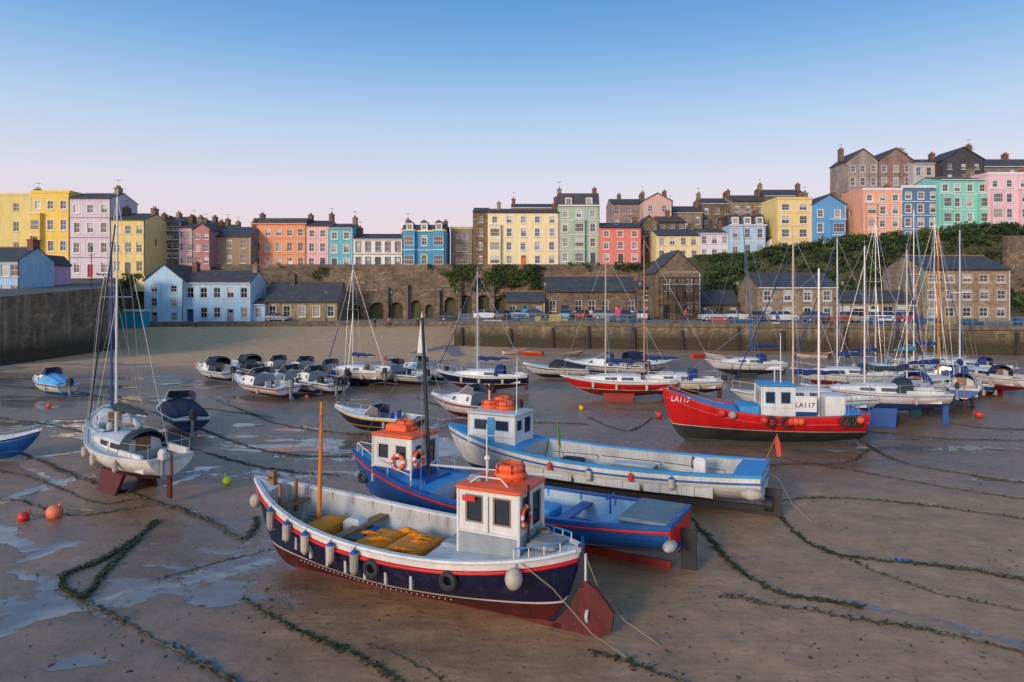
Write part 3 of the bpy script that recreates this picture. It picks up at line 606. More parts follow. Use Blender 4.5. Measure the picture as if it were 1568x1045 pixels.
# ---------------------------------------------------------------- cars
def car(x,y,z,yaw,col):
    mb=MB(); body=paint(col,.25,'carpaint',.03); st=[(-2.05,.45,.75,.70),(-1.95,.28,.95,.80),(-1.3,.25,1.0,.86),(0,.25,1.0,.88),(1.1,.25,.95,.86),(1.8,.28,.80,.80),(2.05,.42,.62,.66)]
    rings=[]
    for (xx,z0,z1,hw) in st: rings.append([(xx,-hw*.95,z0),(xx,-hw,(z0+z1)/2),(xx,-hw*.93,z1),(xx,hw*.93,z1),(xx,hw,(z0+z1)/2),(xx,hw*.95,z0)])
    for a,b_ in zip(rings[:-1],rings[1:]): mb.add(a+b_,[(i,(i+1)%6,6+(i+1)%6,6+i) for i in range(6)],body)
    mb.add(rings[0],[tuple(range(6))],body); mb.add(rings[-1],[tuple(range(6))],body)
    lo=[(-1.85,.95,.78),(-1.45,1.42,.62),(.25,1.46,.62),(1.05,.96,.76)]
    for (a,za,wa),(b_,zb_,wb) in zip(lo[:-1],lo[1:]):
        mb.add([(a,-wa,za),(b_,-wb,zb_),(b_,wb,zb_),(a,wa,za)],[(0,1,2,3)],body if za>1.3 and zb_>1.3 else GL[0])
    for s in(-1,1): mb.add([(lo[0][0],s*.78,.95),(lo[1][0],s*.62,1.42),(lo[2][0],s*.62,1.46),(lo[3][0],s*.76,.96)],[(0,1,2,3)],GL[0]); mb.tube((-.4,s*.77,.95),(-.45,s*.63,1.45),.04,.04,body,4)
    for xx in(-1.3,1.3):
        for s in(-1,1): mb.tube((xx,s*.68,.31),(xx,s*.9,.31),.31,.31,BLACK,14); mb.tube((xx,s*.9,.31),(xx,s*.915,.31),.18,.18,ALU,10)
    for s in(-1,1): mb.box(1.98,2.08,s*.5-.12,s*.5+.12,.55,.68,WHITE); mb.box(-2.08,-1.98,s*.6-.1,s*.6+.1,.65,.8,REDP)
    mb.build('parked_car',(x,y,z),(0,0,yaw))
for u,d_,yw,cc in[(745,105,.1,(.7,.7,.7,1)),(790,106,.2,(.5,.5,.52,1)),(822,107,0,(.05,.07,.12,1)),(868,105,1.3,(.12,.35,.55,1)),(893,105,1.2,(.3,.02,.02,1)),(926,104,.1,(.25,.26,.28,1)),(958,104,1.4,(.04,.04,.05,1)),(985,103,1.3,(.6,.6,.62,1)),(1092,98,.1,(.4,.4,.42,1)),(1130,99,.0,(.55,.55,.5,1)),(1160,97,1.4,(.05,.06,.09,1)),(1200,96,.1,(.6,.6,.6,1)),(1250,95,0,(.08,.1,.2,1)),(1300,94,1.4,(.3,.3,.3,1)),(1350,93,.1,(.65,.65,.63,1)),(1390,93,0,(.25,.03,.03,1)),(690,128,.1,(.05,.05,.06,1)),(425,124.2,.0,(.3,.3,.32,1)),(770,104,1.3,(.04,.05,.06,1))]:
    car(WX(u,d_),d_,QZ if d_<120 else 2.0,yw,cc)
car(WX(66,104),104,8.5,2.6,(.7,.7,.72,1))
def lamp(x,y,z,h=5):
    mb=MB(); mb.tube((x,y,z),(x,y,z+.8),.12,.09,BLACK,8); mb.tube((x,y,z+.8),(x,y,z+h),.06,.045,BLACK,8); mb.tube((x-.4,y,z+h-.5),(x+.4,y,z+h-.5),.025,.025,BLACK,5)
    mb.tube((x,y,z+h),(x,y,z+h+.5),.13,.24,GL[2],6); mb.tube((x,y,z+h+.5),(x,y,z+h+.75),.27,.03,BLACK,6); mb.build('street_lamp')
for u,d_,z in[(700,124,2),(600,124,2),(500,123.5,2),(835,98,QZ),(980,94,QZ),(1130,91,QZ),(1290,88,QZ),(1440,84,QZ),(140,95,7.8)]: lamp(WX(u,d_),d_,z)

# ---------------------------------------------------------------- boats
class Hull:
    def __init__(s,L=8,B=2.6,sm=1.3,sb=2.0,ss=1.5,kz=.2,tm=.45,bt=.75,tk=.72,kexp=3.2,dbl=False,nm=2.8,ne=1.25,pb=2.2,kr=.0):
        s.__dict__.update(locals())
    def x(s,t): return -s.L/2+s.L*t
    def sh(s,t): return s.sm+(s.sb-s.sm)*max(0,(t-.4)/.6)**2+(s.ss-s.sm)*max(0,(.4-t)/.4)**2
    def k(s,t):
        z=s.kz
        if t>s.tk: z+=(s.sh(1)-s.kz)*((t-s.tk)/(1-s.tk))**s.kexp
        if s.dbl and t<.16: z+=(s.sh(0)-s.kz)*((.16-t)/.16)**4
        if s.kr and t<.4: z+=s.kr*((.4-t)/.4)**1.6
        return min(z,s.sh(t))
    def b(s,t):
        h=s.B/2
        if t>s.tm: return h*(1-((t-s.tm)/(1-s.tm))**s.pb)
        if s.dbl: return h*max(0,1-((s.tm-t)/s.tm)**2.6)**.75
        return h*(s.bt+(1-s.bt)*(1-((s.tm-t)/s.tm)**2))
    def n(s,t):
        e=max(0,(t-s.tm)/(1-s.tm)); 
        if s.dbl: e=max(e,(s.tm-t)/s.tm)
        return s.nm+(s.ne-s.nm)*e**1.2
    def y(s,t,z):
        k=s.k(t);sh=s.sh(t)
        if sh-k<1e-4: return 0
        h=min(max((z-k)/(sh-k),0),1); return s.b(t)*(1-(1-h)**s.n(t))
    def skin(s,mb,zw,bottom,boot,top,strips=(),bh=.06,ns=34):
        ts=[1-(1-i/ns)**1.35 for i in range(ns+1)] 
        if s.dbl: ts=[.5-.5*math.cos(math.pi*i/ns) for i in range(ns+1)]
        s.ts=ts; offs=[0]; 
        for w,_ in strips: offs.append(offs[-1]+w)
        mats=[bottom]*6+[boot]+[top]*5+[m for w,m in reversed(strips)]
        rows=[]
        for t in ts:
            k=s.k(t);sh=s.sh(t); z=[]
            zz=max(zw,k)
            z+=[k+(zz-k)*r for r in(0,.04,.13,.3,.55,.8,1)]
            zb=zz+bh if zw>k else zz; zt=sh-offs[-1]
            z.append(zb); z+=[zb+(zt-zb)*r/5 for r in range(1,6)]
            z+=[sh-o for o in reversed(offs[:-1])]
            z=[min(max(a,k),sh) for a in z]
            for i in range(1,len(z)): z[i]=max(z[i],z[i-1])
            rows.append(z)
        nr=len(rows[0])
        for sd in(1,-1):
            V=[(s.x(t),sd*s.y(t,z),z) for t,rw in zip(ts,rows) for z in rw]
            for j in range(nr-1):
                mb.add([V[i*nr+j] for i in range(ns+1)]+[V[i*nr+j+1] for i in range(ns+1)],[(i,i+1,ns+1+i+1,ns+1+i) if sd<0 else (i,ns+1+i,ns+2+i,i+1) for i in range(ns)],mats[j])
        if not s.dbl:
            rw=rows[0]
            for j in range(nr-1):
                a,c=rw[j],rw[j+1]; mb.quad((s.x(0),s.y(0,a),a),(s.x(0),-s.y(0,a),a),(s.x(0),-s.y(0,c),c),(s.x(0),s.y(0,c),c),mats[j])
    def fit(s,mb,op,depth,inner,floor,deck,gun,th=.07,cap=.035,camber=.05,flat=None):
        ta,tb=op; ts=sorted(set([t for t in s.ts]+[ta,tb]))
        for t0,t1 in zip(ts[:-1],ts[1:]):
            inside=(t0>=ta-1e-6 and t1<=tb+1e-6)
            S=[(t,s.x(t),s.y(t,s.sh(t)),s.sh(t)) for t in(t0,t1)]
            for sd in(1,-1):
                pr=[]
                for t,x,y,z in S:
                    yi=max(y-th,0); pr.append([(x,sd*(y+.03),z-.05),(x,sd*(y+.035),z+cap),(x,sd*yi,z+cap),(x,sd*yi,z-.03)])
                for j in range(3): mb.quad(pr[0][j],pr[1][j],pr[1][j+1],pr[0][j+1],gun)
                if inside:
                    a=[];
                    for t,x,y,z in S:
                        zf=max((flat if flat is not None else z-depth),s.k(t)+.05); col=[]
                        for r in(0,.4,.75,1):
                            zz=z-.03+(zf-z+.03)*r; col.append((x,sd*max(s.y(t,min(zz,z))-th,0),zz))
                        a.append(col)
                    for j in range(3): mb.quad(a[0][j],a[1][j],a[1][j+1],a[0][j+1],inner)
                    mb.quad(a[0][3],a[1][3],(a[1][3][0],0,a[1][3][2]),(a[0][3][0],0,a[0][3][2]),floor)
                else:
                    mb.quad((S[0][1],sd*max(S[0][2]-th,0),S[0][3]-.01),(S[1][1],sd*max(S[1][2]-th,0),S[1][3]-.01),(S[1][1],0,S[1][3]+camber),(S[0][1],0,S[0][3]+camber),deck)
        for t in(ta,tb):
            z=s.sh(t); zf=max((flat if flat is not None else z-depth),s.k(t)+.05); y=max(s.y(t,z)-th,0); yf=max(s.y(t,zf)-th,0); x=s.x(t)
            mb.add([(x,yf,zf),(x,-yf,zf),(x,-y,z-.01),(x,0,z+camber),(x,y,z-.01)],[(0,1,2,3,4)],inner)
        if not s.dbl:
            x=s.x(0);z=s.sh(0);y=s.y(0,z); mb.box(x-.04,x+.09,-y,y,z-.06,z+cap+.005,gun)
    def rail(s,mb,off,r,mat,t0=0,t1=1,out=.02,n=40):
        for sd in(1,-1):
            pts=[]
            for i in range(n+1):
                t=t0+(t1-t0)*i/n; z=max(s.sh(t)-off,s.k(t)); pts.append((s.x(t),sd*(s.y(t,z)+out),z))
            mb.pipe(pts,r,mat,6)
    def fender(s,mb,t,sd,mat,r=.13,l=.5,drop=.15,topm=None):
        z=s.sh(t)-drop; x=s.x(t); y=sd*(s.y(t,z-l*.4)+r+.03)
        mb.tube((x,sd*s.y(t,s.sh(t)),s.sh(t)+.05),(x,y,z),.015,.015,ROPE,4)
        zz=[0,.05,.15,.8,.93,1]; rr=[.25,.6,1,1,.6,.15]
        for i in range(5): mb.tube((x,y,z-l*zz[i]),(x,y,z-l*zz[i+1]),r*rr[i],r*rr[i+1],(topm or mat) if i<2 else mat,10,cap=i in(0,4))
    def keel(s,mb,mat,t0,t1,z0=0.0,w=.07):
        mb.box(s.x(t0),s.x(t1),-w,w,z0,s.kz+.1,mat)
def fins(mb,H,mat,t0,t1,y=.55,cant=.25):
    for sd in(1,-1):
        a,c=H.x(t0),H.x(t1); zt=H.kz+.22
        v=[(a,sd*y-.06,zt),(c,sd*y-.06,zt),(c,sd*y+.06,zt),(a,sd*y+.06,zt),(a+.15,sd*(y+cant)-.04,0),(c-.25,sd*(y+cant)-.04,0),(c-.25,sd*(y+cant)+.04,0),(a+.15,sd*(y+cant)+.04,0)]
        mb.add(v,[(0,1,5,4),(1,2,6,5),(2,3,7,6),(3,0,4,7),(4,5,6,7)],mat)
def cabin(mb,cx,z0,lx,ly,h,wm,roof,frame=WHITE,lower=None,rooflip=.08,door=True,wz=None,zf=.42,fwid=.035,roofh=.10):
    x0,x1=cx-lx/2,cx+lx/2; y=ly/2; zl=h*zf; wz=wz or max(h*.52,zl+.06); wh=min(h*.34,h-wz-.1)
    lo=lower or wm
    def side(o,ux,n,W,hs):
        mb.wall((o[0],o[1],z0),ux,n,W,zl,[],lo); mb.wall((o[0],o[1],z0+zl),ux,n,W,h-zl,[(a,b-zl,c,d) for a,b,c,d in hs],wm,frame,rd=.04,fw=fwid,g=GL[0],bars=(0,0),surround=None)
    side((x0,y),(1,0,0),(0,1,0),lx,[(lx*.12,wz,lx*.30,wh),(lx*.58,wz,lx*.30,wh)])
    side((x1,-y),(-1,0,0),(0,-1,0),lx,[(lx*.12,wz,lx*.30,wh),(lx*.58,wz,lx*.30,wh)])
    side((x1,y),(0,-1,0),(1,0,0),ly,[(ly*.07,wz,ly*.26,wh),(ly*.37,wz,ly*.26,wh),(ly*.67,wz,ly*.26,wh)])
    side((x0,-y),(0,1,0),(-1,0,0),ly,[(ly*.08,zl+.02,ly*.36,h-zl-.14),(ly*.58,wz,ly*.28,wh)])
    for sx in(x0,x1):
        for sy in(-y,y): mb.tube((sx,sy,z0),(sx,sy,z0+h),.035,.035,wm,6)
    mb.rprism(cx,0,z0+h,z0+h+roofh,lx+2*rooflip,ly+2*rooflip,.12,roof,.05)
    for sy in(-1,1): mb.tube((x0,sy*(y+.02),z0+zl),(x1,sy*(y+.02),z0+zl),.025,.025,wm,5)
def liferaft(mb,x,y,z,mat=ORANGE):
    mb.torus((x,y,z+.10),.27,.10,mat,'z'); mb.torus((x,y,z+.26),.25,.09,mat,'z'); 
    for i in range(6): a=i*math.pi/3; mb.tube((x+.34*math.cos(a),y+.34*math.sin(a),z),(x+.32*math.cos(a),y+.32*math.sin(a),z+.36),.018,.018,BLACK,4)
def mast(mb,x,z0,z1,r,mat,H=None,stays=True,boom=None,cover=None,spread=True,lean=0):
    T=(x+lean,0,z1); mb.tube((x,0,z0),T,r,r*.6,mat,8)
    if spread:
        zs=z0+(z1-z0)*.58; w=.55
        mb.tube((x+lean*.58,-w,zs),(x+lean*.58,w,zs),.02,.02,mat,4)
        if stays and H:
            for sd in(1,-1):
                mb.tube((x,sd*H.b(.5)*.95,H.sh(.5)),(x+lean*.58,sd*w,zs),.008,.008,CHROME,3); mb.tube((x+lean*.58,sd*w,zs),T,.008,.008,CHROME,3)
                mb.tube((x-.35,sd*H.b(.45)*.95,H.sh(.45)),(x+lean*.55,0,zs-.1),.008,.008,CHROME,3)
    if stays and H:
        mb.tube((H.x(.99),0,H.sh(.99)),T,.009,.009,CHROME,3); mb.tube((H.x(.01),0,H.sh(0)),T,.009,.009,CHROME,3)
        if random.random()<.45: mb.tube((H.x(.98),0,H.sh(.98)+.3),(x+lean*.9+.15,0,z1-1),.035,.025,cover or WHITE,6)
    if boom:
        zb=z0+(z1-z0)*.06+.35; mb.tube((x-.05,0,zb),(x-boom,0,zb+.05),.05,.04,mat,6)
        if cover: 
            pts=[(x-.05-boom*k/8,0,zb+.12+.03*math.sin(k*2.3)) for k in range(9)]; mb.pipe(pts,[.17,.15,.16,.13,.14,.11,.10,.08,.04],cover,8)
    mb.tube(T,(T[0],0,T[2]+.35),.01,.01,CHROME,3); mb.tube((T[0]-.18,0,T[2]+.25),(T[0]+.18,0,T[2]+.25),.01,.01,CHROME,3)
def outboard(mb,x,y,z,mat=BLACK,k=1.0):
    mb.rprism(x-.22*k,y,z+.05,z+.5*k,.5*k,.32*k,.1*k,mat,.06); mb.box(x-.28*k,x-.12*k,y-.06*k,y+.06*k,z-.75*k,z+.06,GREY); mb.tube((x-.30*k,y,z-.7*k),(x-.02*k,y,z-.7*k),.07*k,.04*k,GREY,8)
    mb.add([(x-.30*k,y-.15*k,z-.6*k),(x-.30*k,y+.15*k,z-.6*k),(x-.31*k,y+.12*k,z-.85*k),(x-.31*k,y-.12*k,z-.85*k)],[(0,1,2,3)],GREY)
def put(mb,name,st,bo,roll=0,z=-.04,smooth=32):
    hx,hy=bo[0]-st[0],bo[1]-st[1]; yaw=math.atan2(hy,hx)
    return mb.build(name,((st[0]+bo[0])/2,(st[1]+bo[1])/2,z),(R(roll),0,yaw),smooth)
def dist(a,b_): return math.hypot(a[0]-b_[0],a[1]-b_[1])
def label(txt,parent,loc,rot,size,mat):
    cu=bpy.data.curves.new('registration_text','FONT'); cu.body=txt; cu.size=size; cu.extrude=.004; ob=bpy.data.objects.new('registration_text',cu); scene.collection.objects.link(ob); cu.materials.append(mat); ob.parent=parent; ob.location=loc; ob.rotation_euler=rot

NAVY=paint(C(18,24,58),.36,'hull',.12); MAROON=paint(C(88,20,22),.6,'antifoul',.28,scale=1.5); WHH=paint((.68,.68,.65,1),.4,'hull',.14); REDH=paint(C(200,24,28),.36,'hull',.14)
BLUEH=paint(C(20,88,160),.4,'hull',.14); LBLUE=paint(C(50,145,200),.45,'hull',.12); INW=paint((.50,.50,.48,1),.65,'inner',.22); MUST=paint(C(232,140,20),.75,'tarp',.18); REDAF=paint(C(150,28,24),.6,'antifoul',.22)
DECKG=paint((.31,.32,.31,1),.75,'deck',.24); WOOD=paint((.30,.15,.06,1),.55,'varnish',.24); DARKGR=paint((.03,.035,.03,1),.7,'antifoul',.3); TEAL=paint(C(20,110,130),.5)
FEN=paint((.56,.50,.42,1),.6,'fender',.30); FENR=paint(C(215,60,45),.4,'fender',.1); MASTB=paint(C(200,120,40),.45,'spar',.14)
TAN=paint((.30,.20,.12,1),.7,'deck',.24)

# --- boat A : navy / maroon double-ender
stA=(1.45,14.05); boA=(-6.75,17.95); LA=dist(stA,boA)
H=Hull(L=LA,B=2.75,sm=1.52,sb=2.22,ss=1.80,kz=.08,dbl=True,tm=.46,nm=2.5,ne=1.2,tk=.82,kexp=3.2,pb=2.6)
mb=MB(); H.skin(mb,.62,MAROON,WHH,NAVY,[(.17,WHH),(.07,REDH)],bh=.05,ns=44)
H.fit(mb,(.34,.91),.78,INW,DECKG,paint((.48,.52,.54,1),.6,'deck',.2),WHH,th=.09)
H.keel(mb,MAROON,.05,.84,-.02,.05); H.rail(mb,.22,.036,REDH,.01,.99,n=60); H.rail(mb,0.0,.045,WHH,.01,.99,n=60)
for i in range(34):
    t=.30+.5*i/34; z=.50; mb.ball((H.x(t),H.y(t,z)+.01,z),.018,WHITED,6,4)
x=H.x(0); mb.add([(x+.75,-.05,.0),(x-.30,-.05,.0),(x-.62,-.05,.22),(x-.68,-.05,.60),(x-.34,-.05,1.0),(x-.02,-.05,1.18),(x+.25,-.05,.6),(x+.75,.05,.0),(x-.30,.05,.0),(x-.62,.05,.22),(x-.68,.05,.60),(x-.34,.05,1.0),(x-.02,.05,1.18),(x+.25,.05,.6)],[(0,1,2,3,4,5,6),(13,12,11,10,9,8,7)]+[(i,(i+1)%7,7+(i+1)%7,7+i) for i in range(7)],MAROON)
mb.box(x-.05,x+.08,-.05,.05,1.0,1.88,NAVY); mb.box(x-.09,x-.051,-.03,.03,1.1,1.7,WHITED)
mb.torus((x-.12,0,.45),.12,.035,WHITED,'x',12,5)
cx=H.x(.205); z0=1.15; GP=paint((.28,.33,.36,1),.55,'panel',.18); FRB=paint((.22,.17,.14,1),.5,'frame')
cabin(mb,cx,z0,1.42,1.28,1.75,paint((.66,.66,.63,1),.5,'hull',.12),ORANGE,frame=FRB,lower=GP,zf=.50,wz=1.06,fwid=.04,roofh=.07)
liferaft(mb,cx-.15,-.15,z0+1.85); mb.tube((cx+.2,.3,z0+1.82),(cx+.2,.3,z0+3.1),.016,.010,WHITE,5); mb.tube((cx+.5,-.3,z0+1.8),(cx+.5,-.3,z0+2.15),.03,.03,WHITE,6); mb.ball((cx+.5,-.3,z0+2.2),.07,WHITE)
mb.rprism(cx+.45,.35,z0+1.84,z0+1.95,.35,.2,.05,GREY); mb.pipe([(cx+.5,.5,z0+1.85),(cx+.3,.45,z0+1.99),(cx-.2,.45,z0+1.99),(cx-.4,.5,z0+1.85)],.018,WHITE,5)
mb.torus((cx-.74,.35,z0+1.25),.2,.055,ORANGE,'x',seg=WHITE)
mb.box(cx+.3,cx+.6,.645,.66,z0+1.5,z0+1.62,REDP); mb.tube((cx-.02,.66,z0+.9),(cx-.02,.66,z0+1.65),.012,.012,GREY,4)
mb.rprism(cx+1.0,.0,1.2,1.62,.45,1.1,.06,GP,.03)
mb.tube((cx-.78,.3,z0+.3),(cx-.78,.3,z0+1.9),.03,.03,BLACK,6)
mx=H.x(.765); mb.tube((mx,0,1.0),(mx-.1,0,4.35),.065,.042,MASTB,8); mb.tube((mx-.1,0,4.3),(mx-.1,0,4.7),.012,.012,BLACK,4)
mb.tube((mx-.1,0,4.2),(H.x(.95),0,2.2),.009,.009,ROPE,3)
for sd in(1,-1): mb.tube((mx-.1,0,4.1),(mx-.5,sd*H.b(.7)*.95,1.7),.009,.009,ROPE,3)
for t0,t1,zz,mt in((.40,.50,1.30,MUST),(.51,.60,1.26,MUST),(.70,.765,1.42,MUST)):
    bb=H.b((t0+t1)/2)*.68; mb.rprism((H.x(t0)+H.x(t1))/2,.1,zz-.3,zz,(t1-t0)*LA,bb*1.5,.08,mt,.06)
for k in range(12):
    xx=H.x(.40+.18*random.random()); yy=random.uniform(-.6,.7); mb.pipe([(xx,yy,1.34),(xx+.2,yy+.15,1.36+random.random()*.06),(xx+.45,yy+.1,1.33)],[.02,.055,.02],MUST,6)
for t in(.64,.87): bb=H.y(t,H.sh(t))-.09; mb.box(H.x(t)-.13,H.x(t)+.13,-bb,bb,H.sh(t)-.32,H.sh(t)-.26,WOOD)
for t in(.37,.44,.5,.56,.62,.68,.74,.8,.86):
    for sd in(1,-1):
        bb=H.y(t,H.sh(t))-.10; mb.box(H.x(t)-.03,H.x(t)+.03,sd*bb-.05,sd*bb+.02,H.sh(t)-.7,H.sh(t)-.02,INW)
for (t,yy,zz) in((.84,.15,1.30),(.67,.3,1.02),(.81,-.3,1.25)):
    for k in range(5): mb.torus((H.x(t)+random.uniform(-.06,.06),yy+random.uniform(-.05,.05),zz+k*.035),.20-.02*k,.022,ROPE,'z',14,5)
mb.box(H.x(.93)-.07,H.x(.93)+.07,-.07,.07,1.8,2.45,WOOD); mb.tube((H.x(.93),-.2,2.3),(H.x(.93),.2,2.3),.03,.03,WOOD)
mb.tube((H.x(.875),.28,1.4),(H.x(.875),.28,2.25),.055,.05,WOOD,8); mb.tube((H.x(.875),-.28,1.4),(H.x(.875),-.28,2.25),.055,.05,WOOD,8)
mb.rprism(H.x(.665),-.3,1.0,1.45,.5,.4,.04,WHITED); mb.rprism(H.x(.625),-.5,.9,1.2,.35,.35,.04,paint(C(40,90,150),.6,'crate')); mb.rprism(H.x(.09),0,1.76,1.84,.7,.8,.1,DECKG)
for k in range(4): mb.torus((H.x(.11),-.35,1.84+k*.03),.16-.015*k,.02,ROPE,'z',14,5)
for sd in(1,-1):
    pts=[(H.x(t),sd*(H.y(t,H.sh(t))-.1),H.sh(t)+.22) for t in(.04,.07,.10,.13)]; mb.pipe(pts,.016,LBLUE,5)
    for p in pts: mb.tube((p[0],p[1],p[2]-.22),p,.012,.012,WHITE,4)
for t in(.84,.755,.68,.59,.515): H.fender(mb,t,1,FEN,.095,random.uniform(.48,.6),.02,BLUEH)
for t in(.47,.27): zz=H.sh(t)-.38; mb.torus((H.x(t),H.y(t,zz)+.09,zz),.15,.065,BLACK,'y')
mb.ball((H.x(.955),H.y(.955,1.7)+.17,1.75),(.15,.15,.18),FEN); zz=1.35; mb.ball((H.x(.12),H.y(.12,zz)+.20,zz),(.18,.18,.22),FEN,14,10); mb.tube((H.x(.12),H.y(.12,zz)+.1,zz+.2),(H.x(.12),H.y(.12,1.7),H.sh(.12)),.015,.015,ROPE)
mb.pipe([(H.x(.12),H.y(.12,9),H.sh(.12)+.03),(H.x(.04),.75,1.2),(H.x(0)-.4,.6,.4),(H.x(0)-1.1,.5,.03)],.012,ROPE)
mb.pipe([(H.x(0)-.05,0,1.7),(H.x(0)-.3,-.2,.9),(H.x(0)-.8,-.3,.35),(H.x(0)-1.6,-.2,.03)],.011,ROPE)
oA=put(mb,'fishing_boat',stA,boA,roll=0)

# --- boat B
stB=(4.25,17.3); boB=(-5.25,22.3); LB=dist(stB,boB)
H=Hull(L=LB,B=3.0,sm=1.22,sb=1.95,ss=1.38,kz=.12,bt=.72,nm=2.6,tk=.78,kexp=3.2,kr=.35,pb=2.4)
mb=MB(); H.skin(mb,.58,REDAF,WHH,BLUEH,[(.06,LBLUE)],bh=.03)
H.fit(mb,(.13,.64),.62,paint((.40,.53,.64,1),.55,'inner',.18),BLUEH,LBLUE,BLUEH,th=.12,flat=.62)
H.keel(mb,REDAF,.02,.86,0,.05); H.rail(mb,.12,.04,REDH,.0,.99)
x=H.x(0); z=H.sh(0); y=H.y(0,z); mb.box(x-.03,x-.004,-y*.97,y*.97,.85,z-.07,REDH); mb.rprism(H.x(.065),0,z-.04,z+.07,LB*.12,y*1.9,.08,paint((.17,.23,.26,1),.6,'deck',.22),.02)
mb.box(x-.42,x-.03,-.035,.035,.1,1.1,BLACK)
cx=H.x(.80); z0=1.25; cabin(mb,cx,z0,1.45,1.40,1.40,WHH,ORANGE,frame=WHITED,lower=BLUEH,zf=.36); liferaft(mb,cx,0,z0+1.5); mb.rprism(cx+.1,.2,z0+1.52,z0+1.74,.8,.45,.08,ORANGE,.03)
mb.box(cx-1.25,cx-.75,-.7,.7,.65,1.5,BLUEH)
mb.tube((cx-.95,0,.9),(cx-.55,0,6.3),.07,.045,BLACK,8); mb.add([(cx-.55,0,6.1),(cx-.42,.06,5.2),(cx-.70,-.06,5.2),(cx-.53,0,6.5)],[(0,1,3),(0,2,3),(1,2,3),(0,1,2)],WHITE)
for sd in(1,-1): mb.tube((cx-.57,0,5.6),(H.x(.66),sd*1.3,1.35),.009,.009,CHROME,3)
mb.tube((cx-.57,0,5.6),(H.x(.99),0,1.9),.009,.009,CHROME,3); mb.tube((cx-.9,0,1.8),(H.x(.3),0,2.0),.04,.03,WHITED,6)
mb.torus((cx-.3,.80,z0+.70),.21,.06,ORANGE,'y',seg=WHITE); mb.torus((cx-.80,.42,z0+.8),.23,.065,ORANGE,'x',seg=WHITE)
for t in(.2,.3,.4,.5,.6):
    bb=H.y(t,H.sh(t))-.12; 
    for sd in(1,-1): mb.box(H.x(t)-.03,H.x(t)+.03,sd*bb-.06,sd*bb+.03,.62,H.sh(t)-.03,LBLUE)
for t in(.28,.48): bb=H.y(t,1.0)-.1; mb.box(H.x(t)-.16,H.x(t)+.16,-bb,bb,.98,1.03,BLUEH)
mb.rprism(H.x(.38),.0,.62,1.12,1.3,.9,.08,LBLUE,.04); mb.rprism(H.x(.58),.3,.62,1.0,.6,.6,.05,MUST); mb.rprism(H.x(.63),-.4,.62,1.1,.5,.5,.05,MUST); mb.tube((H.x(.16),.4,1.3),(H.x(.16),.4,1.8),.03,.03,BLUEH); mb.tube((H.x(.16),.1,1.75),(H.x(.16),.7,1.75),.03,.03,BLUEH)
for (t,yy,zz) in((.22,.3,.64),(.52,-.3,.64)):
    for k in range(5): mb.torus((H.x(t)+random.uniform(-.06,.06),yy,zz+k*.035),.22-.02*k,.022,ROPE,'z',14,5)
for sd in(1,-1):
    pts=[(H.x(t),sd*(H.y(t,H.sh(t))-.1),H.sh(t)+.32) for t in(.70,.8,.88,.94,.975)]; mb.pipe(pts,.016,WHITE,5)
    for p in pts: mb.tube((p[0],p[1],p[2]-.32),p,.013,.013,WHITE,4)
mb.ball((H.x(0)-.02,1.05,.95),(.16,.34,.13),FEN); mb.tube((H.x(0)+.05,1.0,1.38),(H.x(0)-.02,1.0,1.05),.015,.015,ROPE)
mb.torus((H.x(.93),H.y(.93,1.2)+.1,1.2),.14,.06,BLACK,'y')
put(mb,'fishing_boat',stB,boB,roll=1.5)

# --- boat C
stC=(8.0,21.6); boC=(-2.55,26.8); LC=dist(stC,boC)
H=Hull(L=LC,B=3.2,sm=1.36,sb=1.95,ss=1.52,kz=.2,bt=.80,nm=2.7,tk=.8,kexp=3.4,kr=.3,pb=2.6)
mb=MB(); H.skin(mb,.50,BLACK,BLUEH,WHH,[(.07,LBLUE),(.14,WHH),(.03,BLUEH)],bh=.04)
H.fit(mb,(.07,.68),.75,INW,TAN,LBLUE,LBLUE,th=.13,flat=.70)
H.keel(mb,BLACK,.02,.86,0,.05); H.rail(mb,.24,.03,BLUEH,.0,.99)
cx=H.x(.80); z0=1.40; cabin(mb,cx,z0,1.9,1.55,1.15,WHH,WHITED,frame=LBLUE,zf=.36); mb.box(cx-.14,cx+.14,.78,.80,z0+.1,z0+1.08,LBLUE)
liferaft(mb,cx+.45,0,z0+1.26); liferaft(mb,cx-.25,.1,z0+1.26); liferaft(mb,cx+.1,-.3,z0+1.38)
mb.tube((cx-.9,.5,z0),(cx-.9,.5,z0+3.3),.020,.013,WHITE,6); mb.tube((cx+.5,0,z0+1.2),(cx+.5,0,z0+2.2),.03,.03,WHITE,6); mb.tube((cx+.5,0,z0+2.0),(cx+.35,0,z0+2.2),.1,.1,BLACK)
for sd in(1,-1):
    for t0,t1 in((.12,.3),(.31,.5),(.51,.66)):
        xs_=[H.x(t0+(t1-t0)*i/4) for i in range(5)]
        for i in range(4):
            t=t0+(t1-t0)*(i+.5)/4; bb=H.y(t,1.1)-.2; mb.box(xs_[i],xs_[i+1]-.01,sd*bb-.20,sd*bb+.12,.70,1.04,WHITED,WOOD)
for t in(.12,.2,.28,.36,.44,.52,.6): bb=H.y(t,H.sh(t))-.13; [mb.box(H.x(t)-.03,H.x(t)+.03,sd*bb-.06,sd*bb+.03,.7,H.sh(t)-.03,WHITED) for sd in(1,-1)]
mb.rprism(H.x(.36),0,.7,1.18,1.5,.7,.06,TAN,.04,WHITED); mb.rprism(H.x(.56),-.2,.7,1.1,.8,.6,.06,BLACK,.03); mb.rprism(H.x(.17),0,.7,1.6,.4,.4,.05,WHITE); mb.torus((H.x(.17)+.25,0,1.45),.18,.02,BLACK,'x')
for t in(.22,.45): H.fender(mb,t,1,FEN,.10,.42,.1,BLUEH)
for t in(.33,.57): H.fender(mb,t,1,FENR,.08,.28,.1)
